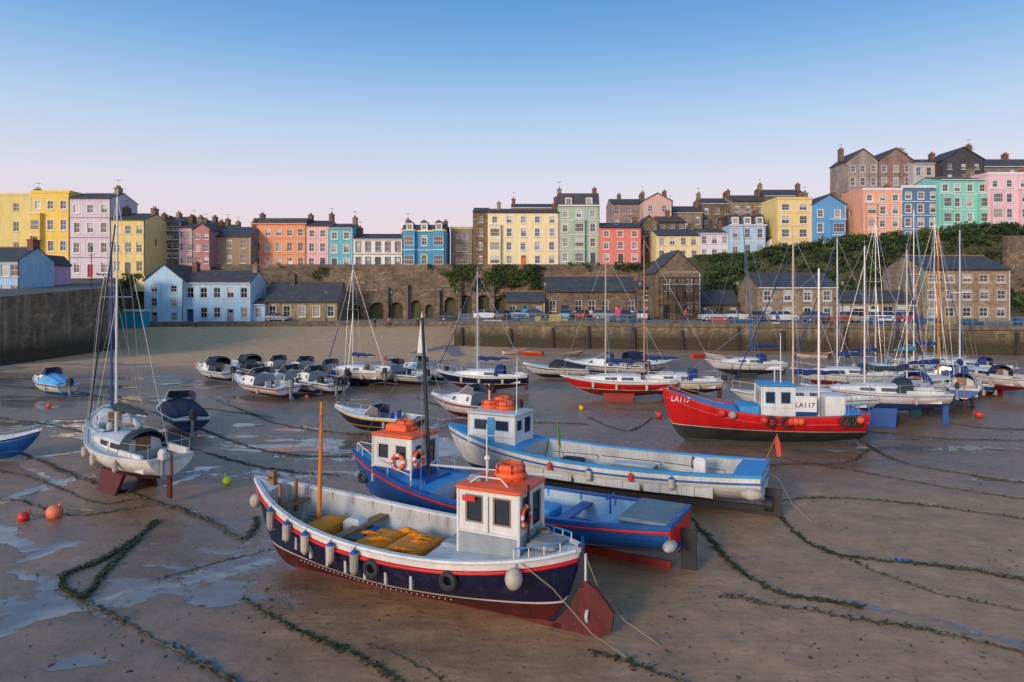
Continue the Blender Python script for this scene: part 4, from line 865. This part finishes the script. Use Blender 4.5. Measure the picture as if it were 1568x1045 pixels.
x=H.x(0); mb.box(x-.5,x-.02,-.05,.05,.05,.9,BLACK); mb.box(x-.5,x+.7,-.06,.06,.0,.32,BLACK); mb.tube((x-.25,0,.42),(x+.0,0,.42),.25,.25,BLACK,12)
mb.box(x-.03,x-.004,-1.15,1.15,1.12,1.2,LBLUE)
mb.ball((x+.25,1.42,1.0),(.32,.14,.17),FEN); mb.tube((x+.1,-.8,1.5),(x-.3,-.8,2.5),.018,.018,WOOD,5); mb.add([(x-.3,-.8,2.45),(x-.22,-.78,2.2),(x-.30,-.72,1.75),(x-.42,-.75,1.8),(x-.38,-.82,2.2)],[(0,1,2,3,4)],REDP)
mb.tube((H.x(.55),1.3,1.4),(H.x(.55)+.1,1.35,2.7),.018,.018,WOOD,5); mb.add([(H.x(.55)+.1,1.35,2.65),(H.x(.55)+.03,1.33,1.9),(H.x(.55)-.08,1.4,1.7),(H.x(.55)-.06,1.4,2.3)],[(0,1,2,3)],paint(C(20,110,60),.8)); 
mb.pipe([(H.x(.02),-.2,1.5),(x-.4,-.1,1.2),(x-.8,0,.5),(x-1.4,.2,.03)],.012,ROPE)
put(mb,'passenger_boat',stC,boC,roll=1)

# --- boat D : red LA117
stD=(15.9,31.2); boD=(7.15,32.6); LD=dist(stD,boD)
H=Hull(L=LD,B=3.0,sm=1.55,sb=2.55,ss=1.7,kz=.12,bt=.8,nm=2.2,tk=.84,kexp=3.0,kr=.3,pb=2.6)
mb=MB(); H.skin(mb,.85,DARKGR,WHH,REDH,[(.08,REDH)],bh=.03); H.fit(mb,(.1,.62),.6,LBLUE,DECKG,LBLUE,REDP,th=.1); H.keel(mb,DARKGR,.02,.88,-.05); H.rail(mb,.35,.045,REDP,0,.98)
cx=H.x(.42); z0=1.2; cabin(mb,cx,z0,1.45,1.5,1.6,WHH,LBLUE,frame=LBLUE); mb.rprism(H.x(.56),0,1.1,1.9,.9,1.6,.08,LBLUE); mb.rprism(H.x(.14),0,1.0,2.4,.9,1.4,.08,WHH)
mb.box(H.x(.24)-.05,H.x(.24)+.9,.75,.8,1.7,2.4,WHITE)
mb.tube((H.x(.20),0,1),(H.x(.2),0,8.2),.07,.05,ALU,8); mb.tube((H.x(.02),0,1.5),(H.x(.2),0,6),.012,.012,CHROME,3); mb.tube((H.x(.98),0,2.5),(H.x(.2),0,8),.010,.010,CHROME,3); mb.tube((cx-.2,.3,2.9),(cx-.2,.3,5.2),.03,.02,WHITE,5)
mb.tube((cx,0,2.8),(cx,0,3.7),.03,.03,ALU,5); mb.tube((cx-.4,0,3.5),(cx+.4,0,3.5),.03,.03,ALU,5); mb.rprism(cx,0,3.5,3.6,.6,.12,.05,WHITE)
for t,c_ in((.71,FENR),(.51,FENR),(.38,FENR),(.335,ORANGE),(.05,ORANGE),(.36,ORANGE)): zz=H.sh(t)-.15; mb.ball((H.x(t),H.y(t,zz)+.2,zz),.17,c_)
mb.ball((H.x(.66),H.y(.66,1.5)+.2,1.6),.18,FEN)
for t in(.475,.40,.12,.06,.09): zz=H.sh(t)-.2; mb.torus((H.x(t),H.y(t,zz)+.12,zz),.2,.07,BLACK,'y')
for sd in(1,-1):
    pts=[(H.x(t),sd*(H.y(t,H.sh(t))-.05),H.sh(t)+.5) for t in(.0,.05,.1)]; mb.pipe(pts,.025,LBLUE,5); [mb.tube((p[0],p[1],p[2]-.5),p,.02,.02,LBLUE,4) for p in pts]
    pts=[(H.x(t),sd*max(H.y(t,H.sh(t))-.05,0),H.sh(t)+.25) for t in(.7,.8,.9,.96)]; mb.pipe(pts,.02,ROPE,5)
x=H.x(0); mb.box(x-.3,x,-.04,.04,.2,1.0,DARKGR)
oD=put(mb,'fishing_boat',stD,boD)
p0=(H.x(.955),H.y(.955,2.15)); p1=(H.x(.84),H.y(.84,1.95)); an=math.atan2(p1[1]-p0[1],p1[0]-p0[0])
label('LA117',oD,(p0[0],p0[1]+.09,1.98),(R(80),0,an),.36,WHITE); label('LA117',oD,(H.x(.24)+.88,.815,1.9),(R(90),0,R(180)),.32,BLACK)

# --- generic boats
def yacht(name,st,bo,hullm,stripe,bottom,mh=8,mast_m=ALU,cover=BLUEH,roll=0,hood=None,keelh=.6,fen=True,mt=.55,lean=0,cab=WHH):
    L=dist(st,bo); H=Hull(L=L,B=L*.33,sm=keelh+.85,sb=keelh+1.15,ss=keelh+.92,kz=keelh-.15,bt=.68,nm=2.0,tk=.62,kexp=1.9,kr=.42,pb=2.0,tm=.42)
    mb=MB(); H.skin(mb,keelh+.32,bottom,stripe,hullm,[(.05,hullm),(.05,stripe),(.04,hullm)],bh=.06,ns=26); H.fit(mb,(.04,.30),.5,INW,DECKG,cab,WHITED,th=.10)
    ts=[.30,.34,.45,.55,.65,.74,.80]; hs=[.38,.42,.42,.38,.30,.16,.02]; rg=[]
    for t,h in zip(ts,hs):
        w=H.b(t)*.62; z=H.sh(t)+.02; x=H.x(t); rg.append([(x,w,z),(x,w*.9,z+h*.85),(x,w*.55,z+h+.05),(x,-w*.55,z+h+.05),(x,-w*.9,z+h*.85),(x,-w,z)])
    for i,(a,b_) in enumerate(zip(rg[:-1],rg[1:])): mb.add(a+b_,[(j,j+1,7+j,6+j) for j in range(5)],cab)
    mb.add(rg[0],[tuple(range(6))],cab); mb.box(H.x(.30)-.02,H.x(.30)+.3,-.25,.25,H.sh(.3)+.05,H.sh(.3)+.5,WOOD)
    mb.rprism(H.x(.68),0,H.sh(.68)+.25,H.sh(.68)+.38,.45,.45,.05,GL[0],.01)
    for sd in(1,-1):
        for t0,t1 in((.36,.46),(.50,.60)):
            q=[];
            for t,f in((t0,.25),(t1,.25),(t1,.75),(t0,.75)):
                w=H.b(t)*.62; h=np.interp(t,ts,hs)*.85; q.append((H.x(t),sd*(w-(w*.1)*f+.012),H.sh(t)+.02+h*f))
            mb.quad(*q,GL[0])
    for sd in(1,-1):
        mb.box(H.x(.06),H.x(.30),sd*H.b(.2)*.78-.05,sd*H.b(.2)*.78+.05,H.sh(.2)-.05,H.sh(.2)+.18,cab)
        mb.box(H.x(.07),H.x(.29),sd*H.b(.2)*.55-.15,sd*H.b(.2)*.55+.15,H.sh(.2)-.45,H.sh(.2)-.12,cab,TAN)
        P=[]
        for t in(.02,.15,.35,.55,.75,.93,.985):
            p=(H.x(t),sd*max(H.b(t)-.08,.05),H.sh(t)); P.append((p[0],p[1],p[2]+.5)); mb.tube(p,P[-1],.012,.012,CHROME,4)
        mb.pipe(P,.008,CHROME,3)
    mb.pipe([(H.x(.02),y,H.sh(0)+.5) for y in(-H.b(.02)+.08,0,H.b(.02)-.08)],.014,CHROME,4)
    if hood:
        prev=None
        for t,h in((.25,.68),(.29,.76),(.335,.72),(.36,.42)):
            w=H.b(t)*.64; ring=[(H.x(t),w*math.cos(a),H.sh(t)+.05+h*math.sin(a)**.7) for a in [math.pi*i/8 for i in range(9)]]
            if prev: mb.add(prev+ring,[(i,i+1,10+i,9+i) for i in range(8)],hood)
            prev=ring
        mb.add(prev,[tuple(range(9))],hood)
    fins(mb,H,bottom,.35,.62,y=L*.07); x=H.x(0); mb.box(x-.02,x+.25,-.03,.03,.2,keelh+.6,bottom); mb.box(x-.06,x+.05,-.03,.03,keelh+.3,H.sh(0)+.1,WOOD)
    if fen:
        for t in(.25,.5,.7): H.fender(mb,t,1,FEN,.09,.4,.1); H.fender(mb,t,-1,FEN,.09,.4,.1)
    if mh: mast(mb,H.x(mt),H.sh(mt)+.3,mh,.055,mast_m,H,True,L*.36,cover,True,lean)
    if random.random()<.5: outboard(mb,x,.35,H.sh(0)-.05,random.choice([BLACK,GREY,WHITED]),.7)
    return put(mb,name,st,bo,roll)
def motor(name,st,bo,hullm,stripe,bottom,cover=None,roll=0,ob=1,screen=True,cuddy=True,obm=BLACK,cmode='hood'):
    L=dist(st,bo); H=Hull(L=L,B=L*.36,sm=.95,sb=1.25,ss=.9,kz=.12,bt=.86,nm=1.9,ne=1.3,tk=.6,kexp=2.1,kr=.05,pb=2.3,tm=.4)
    mb=MB(); H.skin(mb,.42,bottom,stripe,hullm,[(.06,hullm),(.07,stripe)],bh=.05,ns=24); H.fit(mb,(.06,.50),.55,INW,DECKG,WHH,WHH,th=.09,camber=.12)
    H.rail(mb,.02,.03,BLACK if random.random()<.4 else WHITED,0,.99,n=20)
    if cuddy:
        ts=[.42,.50,.60,.70,.80,.88]; hs=[.52,.56,.50,.34,.16,.02]; rg=[]
        for t,h in zip(ts,hs):
            w=H.b(t)*.78; z=H.sh(t); x=H.x(t); rg.append([(x,w,z),(x,w*.82,z+h),(x,0,z+h+.08),(x,-w*.82,z+h),(x,-w,z)])
        for a,b_ in zip(rg[:-1],rg[1:]): mb.add(a+b_,[(j,j+1,6+j,5+j) for j in range(4)],WHH)
        mb.add(rg[0],[tuple(range(5))],GREY)
        for sd in(1,-1):
            q=[]
            for t,f in((.45,.35),(.66,.35),(.64,.8),(.45,.8)):
                w=H.b(t)*.78; h=np.interp(t,ts,hs); q.append((H.x(t),sd*(w-w*.18*f+.012),H.sh(t)+h*f))
            mb.quad(*q,GL[0])
    zt=H.sh(.5)+(.62 if cuddy else .1)
    if screen:
        w=H.b(.5)*.60; a=[(H.x(.58),-w,zt-.04),(H.x(.58),w,zt-.04),(H.x(.49),w*.9,zt+.42),(H.x(.49),-w*.9,zt+.42)]; mb.quad(*a,GL[1]); mb.tube(a[2],a[3],.02,.02,ALU,5); mb.tube(a[1],a[2],.02,.02,ALU,5); mb.tube(a[0],a[3],.02,.02,ALU,5)
        for sd in(1,-1): mb.add([(H.x(.58),sd*w,zt-.04),(H.x(.49),sd*w*.9,zt+.42),(H.x(.40),sd*w*1.1,zt+.33),(H.x(.40),sd*w*1.15,zt-.1)],[(0,1,2,3)],GL[1])
    if cover and cmode=='full':
        prev=None
        for t,h in((.04,.15),(.15,.32),(.3,.5),(.44,.62),(.5,.62),(.58,.30)):
            w=H.b(t)*.98; ring=[(H.x(t),w*math.cos(q),H.sh(t)+.02+h*max(math.sin(q),0)**.8+.03*math.sin(q*9)) for q in [math.pi*i/14 for i in range(15)]]
            if prev: mb.add(prev+ring,[(i,i+1,16+i,15+i) for i in range(14)],cover)
            else: mb.add(ring,[tuple(range(15))],cover)
            prev=ring
    elif cover:
        prev=None
        for t,h in((.24,1.02),(.33,1.10),(.44,1.06),(.50,.85)):
            w=H.b(t)*.70; ring=[(H.x(t),w*math.copysign(abs(math.cos(q))**.6,math.cos(q)),H.sh(t)+.40+(h-.4)*max(math.sin(q),0)**.6) for q in [math.pi*i/10 for i in range(11)]]
            if prev: mb.add(prev+ring,[(i,i+1,12+i,11+i) for i in range(10)],cover)
            prev=ring
        mb.add(prev,[tuple(range(11))],GL[1])
        for sd in(1,-1): mb.tube((H.x(.25),sd*H.b(.25)*.70,H.sh(.2)),(H.x(.25),sd*H.b(.25)*.70,H.sh(.2)+.45),.015,.015,CHROME,4)
    for y in(-.35,.35): mb.rprism(H.x(.30),y,H.sh(.3)-.5,H.sh(.3)-.1,.4,.42,.06,WHITED); mb.box(H.x(.30)-.22,H.x(.30)-.14,y-.2,y+.2,H.sh(.3)-.1,H.sh(.3)+.25,random.choice([WHITED,BLUEH,BLACK]))
    P=[(H.x(t),max(H.b(t)-.08,.0),H.sh(t)+.28) for t in(.6,.75,.88,.97)]; P=P+[(a,-b_,c_) for a,b_,c_ in P[::-1]]; mb.pipe(P,.014,CHROME,4)
    for p in P: mb.tube((p[0],p[1],p[2]-.28),p,.01,.01,CHROME,3)
    for k in range(ob): outboard(mb,H.x(0),(.3 if ob>1 else 0)*(1-2*k),H.sh(0)-.05,obm,.95)
    H.fender(mb,.3,1,FEN,.08,.35); H.fender(mb,.55,-1,FEN,.08,.35); H.fender(mb,.2,-1,FENR,.08,.3)
    return put(mb,name,st,bo,roll)
def pos(u,v,ang,L):
    """keel centre on the sand, heading in degrees, length"""
    x,y=G(u,v); a=R(ang); return (x-math.cos(a)*L/2,y-math.sin(a)*L/2),(x+math.cos(a)*L/2,y+math.sin(a)*L/2)
AFB=paint(C(30,80,150),.6,'antifoul',.15); AFR=REDAF; CREAM=paint((.64,.58,.42,1),.45,'hull',.12); YEL=paint(C(235,190,40),.4,'hull',.08); CLB=paint(C(25,50,110),.85,'canvas',.15); CLG=paint(C(40,55,60),.85,'canvas',.15); CLN=paint(C(25,30,60),.85,'canvas',.15)
yacht('sailing_yacht',*pos(193,745,143,6.6),WHH,WHITED,MAROON,10.6,ALU,CLG,hood=CLG,keelh=.65,lean=-.1,mt=.62)
yacht('sailing_yacht',*pos(172,688,125,6.2),WHH,BLUEH,BLUEH,9.4,paint(C(30,70,130),.4,'spar'),CLG,keelh=.5,lean=0)
motor('motorboat',*pos(272,655,128,5.6),NAVY,BLUEH,NAVY,cover=CLN,roll=3,ob=1,cmode='full')
motor('motorboat',*pos(78,606,150,4.4),CREAM,LBLUE,BLUEH,cover=paint(C(90,165,215),.8,'canvas'),ob=1,cmode='full')
motor('motorboat',*pos(-8,706,10,3.6),BLUEH,LBLUE,BLUEH,ob=0,screen=False,cuddy=False)
for u,v,a,L,h,cv,n in[(328,583,142,5.4,WHH,CLN,1),(400,606,143,6.4,WHH,None,1),(378,578,135,5.6,WHH,CLG,1),(445,600,146,6.2,WHH,None,1),(425,580,140,5.0,CREAM,None,1),(480,602,140,5.8,WHH,None,2),(465,582,135,5.2,WHH,None,1),(505,588,135,4.8,NAVY,None,1),(600,588,150,6.4,CREAM,None,1),(640,582,145,5.4,WHH,None,1)]:
    motor('motorboat',*pos(u,v,a,L),h,random.choice([BLUEH,NAVY,REDH,WHITED]),random.choice([AFB,NAVY,BLACK]),cover=cv,ob=n,roll=random.uniform(-4,4),obm=random.choice([BLACK,BLACK,GREY]))
yacht('sailing_yacht',*pos(545,590,150,6.0),CREAM,NAVY,NAVY,9.0,WHITED,CLB,keelh=.3)
oJ=motor('motorboat',*pos(575,663,160,4.8),NAVY,YEL,NAVY,ob=0,cover=None,cuddy=False,screen=True)
yacht('sailing_yacht',*pos(738,600,172,6.6),NAVY,WHH,MAROON,8.6,WHITED,CLB,hood=CLB,keelh=.35)
motor('motorboat',*pos(722,642,150,5.6),WHH,REDH,MAROON,ob=1)
motor('motorboat',*pos(850,580,170,5.4),WHH,NAVY,BLACK,cover=BLACK,ob=0,cmode='full',cuddy=False,screen=False)
yacht('sailing_yacht',*pos(945,612,170,7.6),REDH,WHH,AFR,9.6,paint(C(190,185,150),.4,'spar'),CLB,hood=None,keelh=.45,mt=.6)
yacht('sailing_yacht',*pos(1030,612,170,6.2),CREAM,BLUEH,MAROON,10.6,MASTB,CLB,hood=CLB,keelh=.5,mt=.80)
motor('motorboat',*pos(925,575,160,7.0),WHH,NAVY,BLACK,ob=1)
motor('motorboat',*pos(985,573,20,6.4),WHH,NAVY,BLACK,cover=CLN,ob=1)
yacht('sailing_yacht',*pos(1140,577,175,6.6),WHH,TEAL,DARKGR,13.2,paint(C(50,80,120),.4,'spar'),CLB,hood=CLB,keelh=.35,mt=.40,lean=.8)
yacht('sailing_yacht',*pos(1225,650,172,7.2),WHH,NAVY,NAVY,10.2,paint(C(200,180,150),.4,'spar'),CLB,keelh=.7)
yacht('sailing_yacht',*pos(1335,650,165,7.2),WHH,paint(C(90,50,120),.4),AFB,9.6,ALU,CLG,hood=CLG,keelh=.95)
yacht('sailing_yacht',*pos(1385,635,40,6.6),WHH,TEAL,paint(C(20,95,85),.6,'antifoul',.15),9.6,WHITED,CLB,keelh=.7)
yacht('sailing_yacht',*pos(1430,625,20,7.0),WHH,BLUEH,NAVY,10.8,MASTB,CLB,hood=CLB,keelh=.7)
yacht('sailing_yacht',*pos(1470,622,60,6.6),BLUEH,WHH,MAROON,11.0,ALU,CLB,hood=CLB,keelh=.6)
yacht('sailing_yacht',*pos(1505,604,100,6.8),WHH,REDH,AFR,0,hood=CLN,keelh=.6)
yacht('sailing_yacht',*pos(1395,590,30,7.0),REDH,WHH,BLACK,13.5,ALU,paint(C(60,160,170),.8,'canvas'),keelh=.5)
yacht('sailing_yacht',*pos(1335,592,15,6.5),WHH,NAVY,NAVY,12.5,ALU,CLB,keelh=.5)
yacht('sailing_yacht',*pos(1425,577,10,7.0),NAVY,WHH,NAVY,13.2,WHITED,CLB,keelh=.5)
yacht('sailing_yacht',*pos(1290,600,165,7.0),WHH,BLUEH,AFR,11.0,ALU,CLB,hood=CLB,keelh=.5)
yacht('sailing_yacht',*pos(1480,585,120,6.6),BLUEH,WHH,MAROON,0,hood=CLB,keelh=.5)
motor('motorboat',*pos(1440,602,150,6.0),BLUEH,WHH,NAVY,cover=CLB,ob=1)
def dinghy(u,v,a,L,m,inn=INW):
    st,bo=pos(u,v,a,L); H=Hull(L=L,B=L*.4,sm=.5,sb=.7,ss=.52,kz=.02,bt=.7,nm=2,tk=.6,kexp=2); mb=MB(); H.skin(mb,.1,m,WHH,m,[(.05,WHH)],bh=.02,ns=16); H.fit(mb,(.03,.88),.35,inn,WOOD,m,WOOD,th=.05)
    for t in(.2,.5,.75): b_=H.y(t,9)-.04; mb.box(H.x(t)-.1,H.x(t)+.1,-b_,b_,.36,.40,WOOD)
    put(mb,'rowing_dinghy',st,bo,random.uniform(-6,6))
for a in[(788,543,20,2.8,WHH),(812,545,160,3.0,FENR),(878,546,10,2.6,GREY),(1096,552,120,3.4,WHH),(1240,550,170,3.4,WHH),(1262,548,20,2.8,REDH),(1075,548,20,2.6,FENR)]: dinghy(*a)

# ---------------------------------------------------------------- buoys, ropes, weed on the sand
def buoy(u,v,r,mat,name='mooring_buoy'):
    x,y=G(u,v); mb=MB(); mb.ball((0,0,r*.85),(r,r,r*.95),mat,16,10); mb.tube((r*.6,0,r*1.4),(r*.95,0,r*1.7),r*.16,r*.12,mat,8); mb.torus((r*1.0,0,r*1.75),r*.14,r*.05,mat,'y',10,5)
    mb.pipe([(r*1.0,0,r*1.7),(r*1.5,.1,r*.5),(r*2.5,.3,.02),(r*5,-.2,.02)],.015,ROPE); mb.build(name,(x,y,0),(0,R(random.uniform(-15,15)),random.uniform(0,6)))
SAL=paint(C(235,120,80),.5,'buoy',.2)
buoy(86,794,.24,SAL);buoy(37,799,.17,REDP);buoy(347,741,.16,paint(C(190,225,20),.5,'buoy'));buoy(76,624,.15,ORANGE);buoy(470,610,.14,FENR);buoy(590,552,.2,REDP);buoy(890,628,.15,YEL);buoy(1010,640,.2,FENR);buoy(300,560,.2,ORANGE);buoy(1500,640,.2,FENR)
def spline(pts,n=14):
    P=[pts[0]]+list(pts)+[pts[-1]]; out=[]
    for i in range(1,len(P)-2):
        a,b_,c_,d_=[np.array(p,float) for p in P[i-1:i+3]]
        for k in range(n):
            t=k/n; out.append(.5*((2*b_)+(-a+c_)*t+(2*a-5*b_+4*c_-d_)*t*t+(-a+3*b_-3*c_+d_)*t**3))
    out.append(np.array(P[-1],float)); return out
wp=[]
def groundz(x,y): 
    return float(((fbm(np.array([x]),np.array([y]),.25,3)-.5)*.10+(fbm(np.array([x*.6]),np.array([y*1.3]),1.6,3,5)-.5)*.035)[0])
def rope(pts,r,mat,weed=.5,name='mooring_rope'):
    P=spline([G(*p) for p in pts],16); o=[];rr=[]
    for i,p in enumerate(P):
        x=p[0]+random.gauss(0,.03);y=p[1]+random.gauss(0,.03); o.append((x,y,groundz(x,y)+r*.5)); rr.append(r*random.uniform(.8,1.5))
    mb=MB(); mb.pipe(o,rr,mat,6); mb.build(name)
    for a,b_ in zip(o[:-1],o[1:]):
        L=math.dist(a,b_)
        for k in range(int(L*weed*110)):
            t=random.random(); q=abs(math.sin(a[0]*1.3+a[1]*.7))**.7
            if random.random()<q: wp.append((a[0]+(b_[0]-a[0])*t+random.gauss(0,.055),a[1]+(b_[1]-a[1])*t+random.gauss(0,.055),a[2]+random.random()*.05))
DR=paint((.11,.085,.055,1),.8,'old_rope',.3)
rope([(128,916),(100,905),(98,882),(150,862),(200,832),(240,798)],.03,WEED,1.5); rope([(128,916),(170,868),(240,800)],.025,WEED,1.2)
rope([(0,680),(120,730),(240,770),(320,798),(375,826),(392,792)],.028,DR,.9); rope([(-30,760),(30,765),(110,790),(240,775)],.015,DR,.3)
rope([(370,915),(450,965),(540,1002),(625,1050)],.016,WEED,.8); rope([(128,918),(210,962),(300,1012),(385,1055)],.018,DR,.4)
rope([(250,885),(330,862),(420,842)],.012,DR,.2); rope([(200,660),(300,690),(400,716),(520,728)],.022,DR,.6); rope([(120,600),(260,640),(400,690),(540,700)],.022,DR,.5); rope([(330,612),(430,650),(560,668)],.022,DR,.4)
rope([(0,640),(120,660),(200,700)],.022,DR,.5); rope([(0,590),(150,608),(300,625),(420,640)],.025,DR,.4)
rope([(1165,735),(1200,800),(1262,845),(1330,858),(1420,866),(1590,893)],.024,WEED,.7); rope([(1060,795),(1120,865),(1185,908),(1250,922),(1322,933)],.024,WEED,1.0)
rope([(1105,915),(1250,940),(1400,965),(1600,1010)],.017,DR,.4); rope([(1165,770),(1260,762),(1400,772),(1600,800)],.02,DR,.5); rope([(1310,670),(1360,700),(1450,722),(1600,745)],.024,DR,.5); rope([(1180,700),(1300,720),(1440,745),(1600,770)],.02,DR,.3)
rope([(905,1000),(950,1012),(1000,1028),(1060,1050)],.018,DR,.6); rope([(1330,690),(1290,710),(1180,712)],.022,DR,.4); rope([(900,640),(960,660),(1000,640)],.022,DR,.3); rope([(1240,835),(1420,905),(1600,940)],.012,DR,.2)
rope([(1370,858),(1400,862),(1432,868)],.03,BLUEH,0); rope([(1400,640),(1500,655),(1600,660)],.03,DR,.4); rope([(700,1060),(640,1020),(560,985)],.012,DR,.2)
rope([(-20,720),(60,735),(150,770),(200,765)],.017,DR,.3); rope([(640,610),(740,640),(900,650)],.025,DR,.3); rope([(1250,650),(1400,668),(1600,676)],.022,DR,.3)
for k in range(1500):
    y=8+60*random.random()**1.6; x=random.uniform(-.8,.8)*y
    if vn(np.array([x]),np.array([y]),.3,4)[0]>.55: wp.append((x,y,groundz(x,y)+.01))
n=len(wp); pts=np.array(wp); a=np.random.randn(n,3); a[:,2]*=.25; a/=np.linalg.norm(a,axis=1)[:,None]; c_=np.cross(a,[0,0,1])+np.random.randn(n,3)*.2; s=.05*(.4+np.random.rand(n,1)); a*=s*1.2;c_*=s*.5
v=np.stack([pts-a,pts+c_,pts+a,pts-c_],1).reshape(-1,3); me=bpy.data.meshes.new('seaweed'); me.from_pydata(v.tolist(),[],np.arange(4*n).reshape(-1,4).tolist()); me.materials.append(WEED); scene.collection.objects.link(bpy.data.objects.new('seaweed',me))
mb=MB(); PEB=paint((.15,.12,.095,1),.7,'pebble',.3)
for k in range(900):
    y=9+45*random.random()**1.8; x=random.uniform(-.8,.8)*y; r=random.uniform(.012,.035); mb.ball((x,y,groundz(x,y)+r*.2),(r*random.uniform(.8,1.6),r,r*.5),PEB,5,3)
mb.build('beach_pebbles')

# ---------------------------------------------------------------- people on the beach
def person(x,y,z,yaw,top,leg,stride=.15):
    J=[(0,0,.95),(0,0,1.12),(0,.01,1.38),(0,0,1.50),(0,.02,1.60),(0,.02,1.74),(.19,0,1.42),(.25,stride*.5,1.15),(.26,stride+.05,.92),(.26,stride+.08,.82),(-.19,0,1.42),(-.25,-stride*.5,1.15),(-.26,-stride*.3,.90),(-.26,-stride*.2,.80),(.10,0,.90),(.11,stride,.50),(.11,stride-.02,.07),(.11,stride+.16,.03),(-.10,0,.90),(-.11,-stride*.6,.50),(-.11,-stride*1.4,.08),(-.11,-stride*1.4+.16,.03)]
    E=[(0,1),(1,2),(2,3),(3,4),(4,5),(2,6),(6,7),(7,8),(8,9),(2,10),(10,11),(11,12),(12,13),(0,14),(14,15),(15,16),(16,17),(0,18),(18,19),(19,20),(20,21)]
    Rr=[.15,.13,.16,.06,.10,.085,.07,.05,.035,.03,.07,.05,.035,.03,.09,.065,.045,.035,.09,.065,.045,.035]
    me=bpy.data.meshes.new('p'); me.from_pydata(J,E,[]); ob=bpy.data.objects.new('p',me); scene.collection.objects.link(ob)
    md=ob.modifiers.new('s','SKIN'); 
    for i,r in enumerate(Rr): me.skin_vertices[0].data[i].radius=(r,r*.8)
    me.skin_vertices[0].data[0].use_root=True
    ob.modifiers.new('u','SUBSURF').levels=1
    dg=bpy.context.evaluated_depsgraph_get(); nm=bpy.data.meshes.new_from_object(ob.evaluated_get(dg)); bpy.data.objects.remove(ob)
    SK=paint((.50,.30,.22,1),.6,'skin',.05); HR=paint((.05,.03,.02,1),.8,'hair',.1)
    nm.materials.clear()
    for m_ in(leg,top,SK,HR,BLACK): nm.materials.append(m_)
    for p in nm.polygons:
        c=p.center; p.material_index=4 if c.z<.07 else 0 if c.z<.95 and abs(c.x)<.22 else 2 if (c.z<.93 or 1.47<c.z<1.68) else 3 if c.z>=1.68 else 1
        p.use_smooth=True
    o=bpy.data.objects.new('person',nm); scene.collection.objects.link(o); o.location=(x,y,z); o.rotation_euler=(0,0,yaw)
for u,d_,a,b_ in[(574,118,NAVY,BLACK),(595,119,REDP,NAVY),(598,119.5,WHITED,BLACK),(640,119,BLACK,NAVY),(300,118,CREAM,BLACK)]:
    x=WX(u,d_); person(x,d_,float(beachz(np.array(x),np.array(d_)))-.02,random.uniform(0,6),a,b_)
for u,d_ in[(905,97),(1050,96),(1190,88)]: person(WX(u,d_),d_,QZ,random.uniform(0,6),random.choice([BLUEH,REDP,WHITED]),NAVY)

# ---------------------------------------------------------------- light, sky, camera
sund=Vector((-.55,-.78,.0)).normalized(); el=R(16)
sv=Vector((sund.x*math.cos(el),sund.y*math.cos(el),math.sin(el)))
ld=bpy.data.lights.new('sun','SUN'); ld.energy=2.4; ld.angle=R(14); ld.color=(1,.79,.57); lo=bpy.data.objects.new('sun',ld); scene.collection.objects.link(lo); lo.rotation_euler=(-sv).to_track_quat('-Z','Y').to_euler()
w=bpy.data.worlds.new('World'); scene.world=w; w.use_nodes=True; nt=w.node_tree; L=nt.links; bg=nt.nodes['Background']
sky=N(nt,'ShaderNodeTexSky'); sky.sky_type='NISHITA'; sky.sun_disc=False; sky.sun_elevation=el; sky.sun_rotation=math.atan2(sund.x,sund.y); sky.ozone_density=2.0; sky.dust_density=1.0
tc=N(nt,'ShaderNodeTexCoord'); sx=N(nt,'ShaderNodeSeparateXYZ'); L.new(tc.outputs['Generated'],sx.inputs[0])
rp=N(nt,'ShaderNodeValToRGB'); L.new(sx.outputs[2],rp.inputs[0]); e=rp.color_ramp.elements
e[0].position=0; e[0].color=(.84,.62,.62,1); e[1].position=1; e[1].color=(.08,.19,.40,1)
for p,c_ in((.08,(.87,.70,.74,1)),(.15,(.77,.74,.84,1)),(.23,(.52,.67,.89,1)),(.33,(.215,.45,.80,1)),(.42,(.085,.29,.66,1))):
    q=e.new(p); q.color=c_
dot=N(nt,'ShaderNodeVectorMath',operation='DOT_PRODUCT'); L.new(tc.outputs['Generated'],dot.inputs[0]); dot.inputs[1].default_value=sv
gl=mr(dot.outputs['Value'],0,1,1,2.7)
tint=mixc(mr(dot.outputs['Value'],.1,1,0,.85),(1,1,1,1),(1.25,.91,.66,1))
g1=mixc(1.0,rp.outputs[0],gl,'MULTIPLY'); g1=mixc(1.0,g1,tint,'MULTIPLY')
sc=mixc(1.0,sky.outputs[0],(.10,.10,.10,1),'MULTIPLY')
fin=mixc(.88,sc,g1); L.new(fin,bg.inputs['Color']); bg.inputs['Strength'].default_value=1.03
cam=bpy.data.cameras.new('camera'); cam.sensor_width=36; cam.lens=24.0; cam.shift_y=-72.5/1568; cam.clip_end=6000; co=bpy.data.objects.new('camera',cam); scene.collection.objects.link(co)
co.location=(0,0,EYE); co.rotation_euler=(R(90),0,0); scene.camera=co
scene.view_settings.view_transform='Standard'; scene.view_settings.look='None'; scene.view_settings.exposure=0
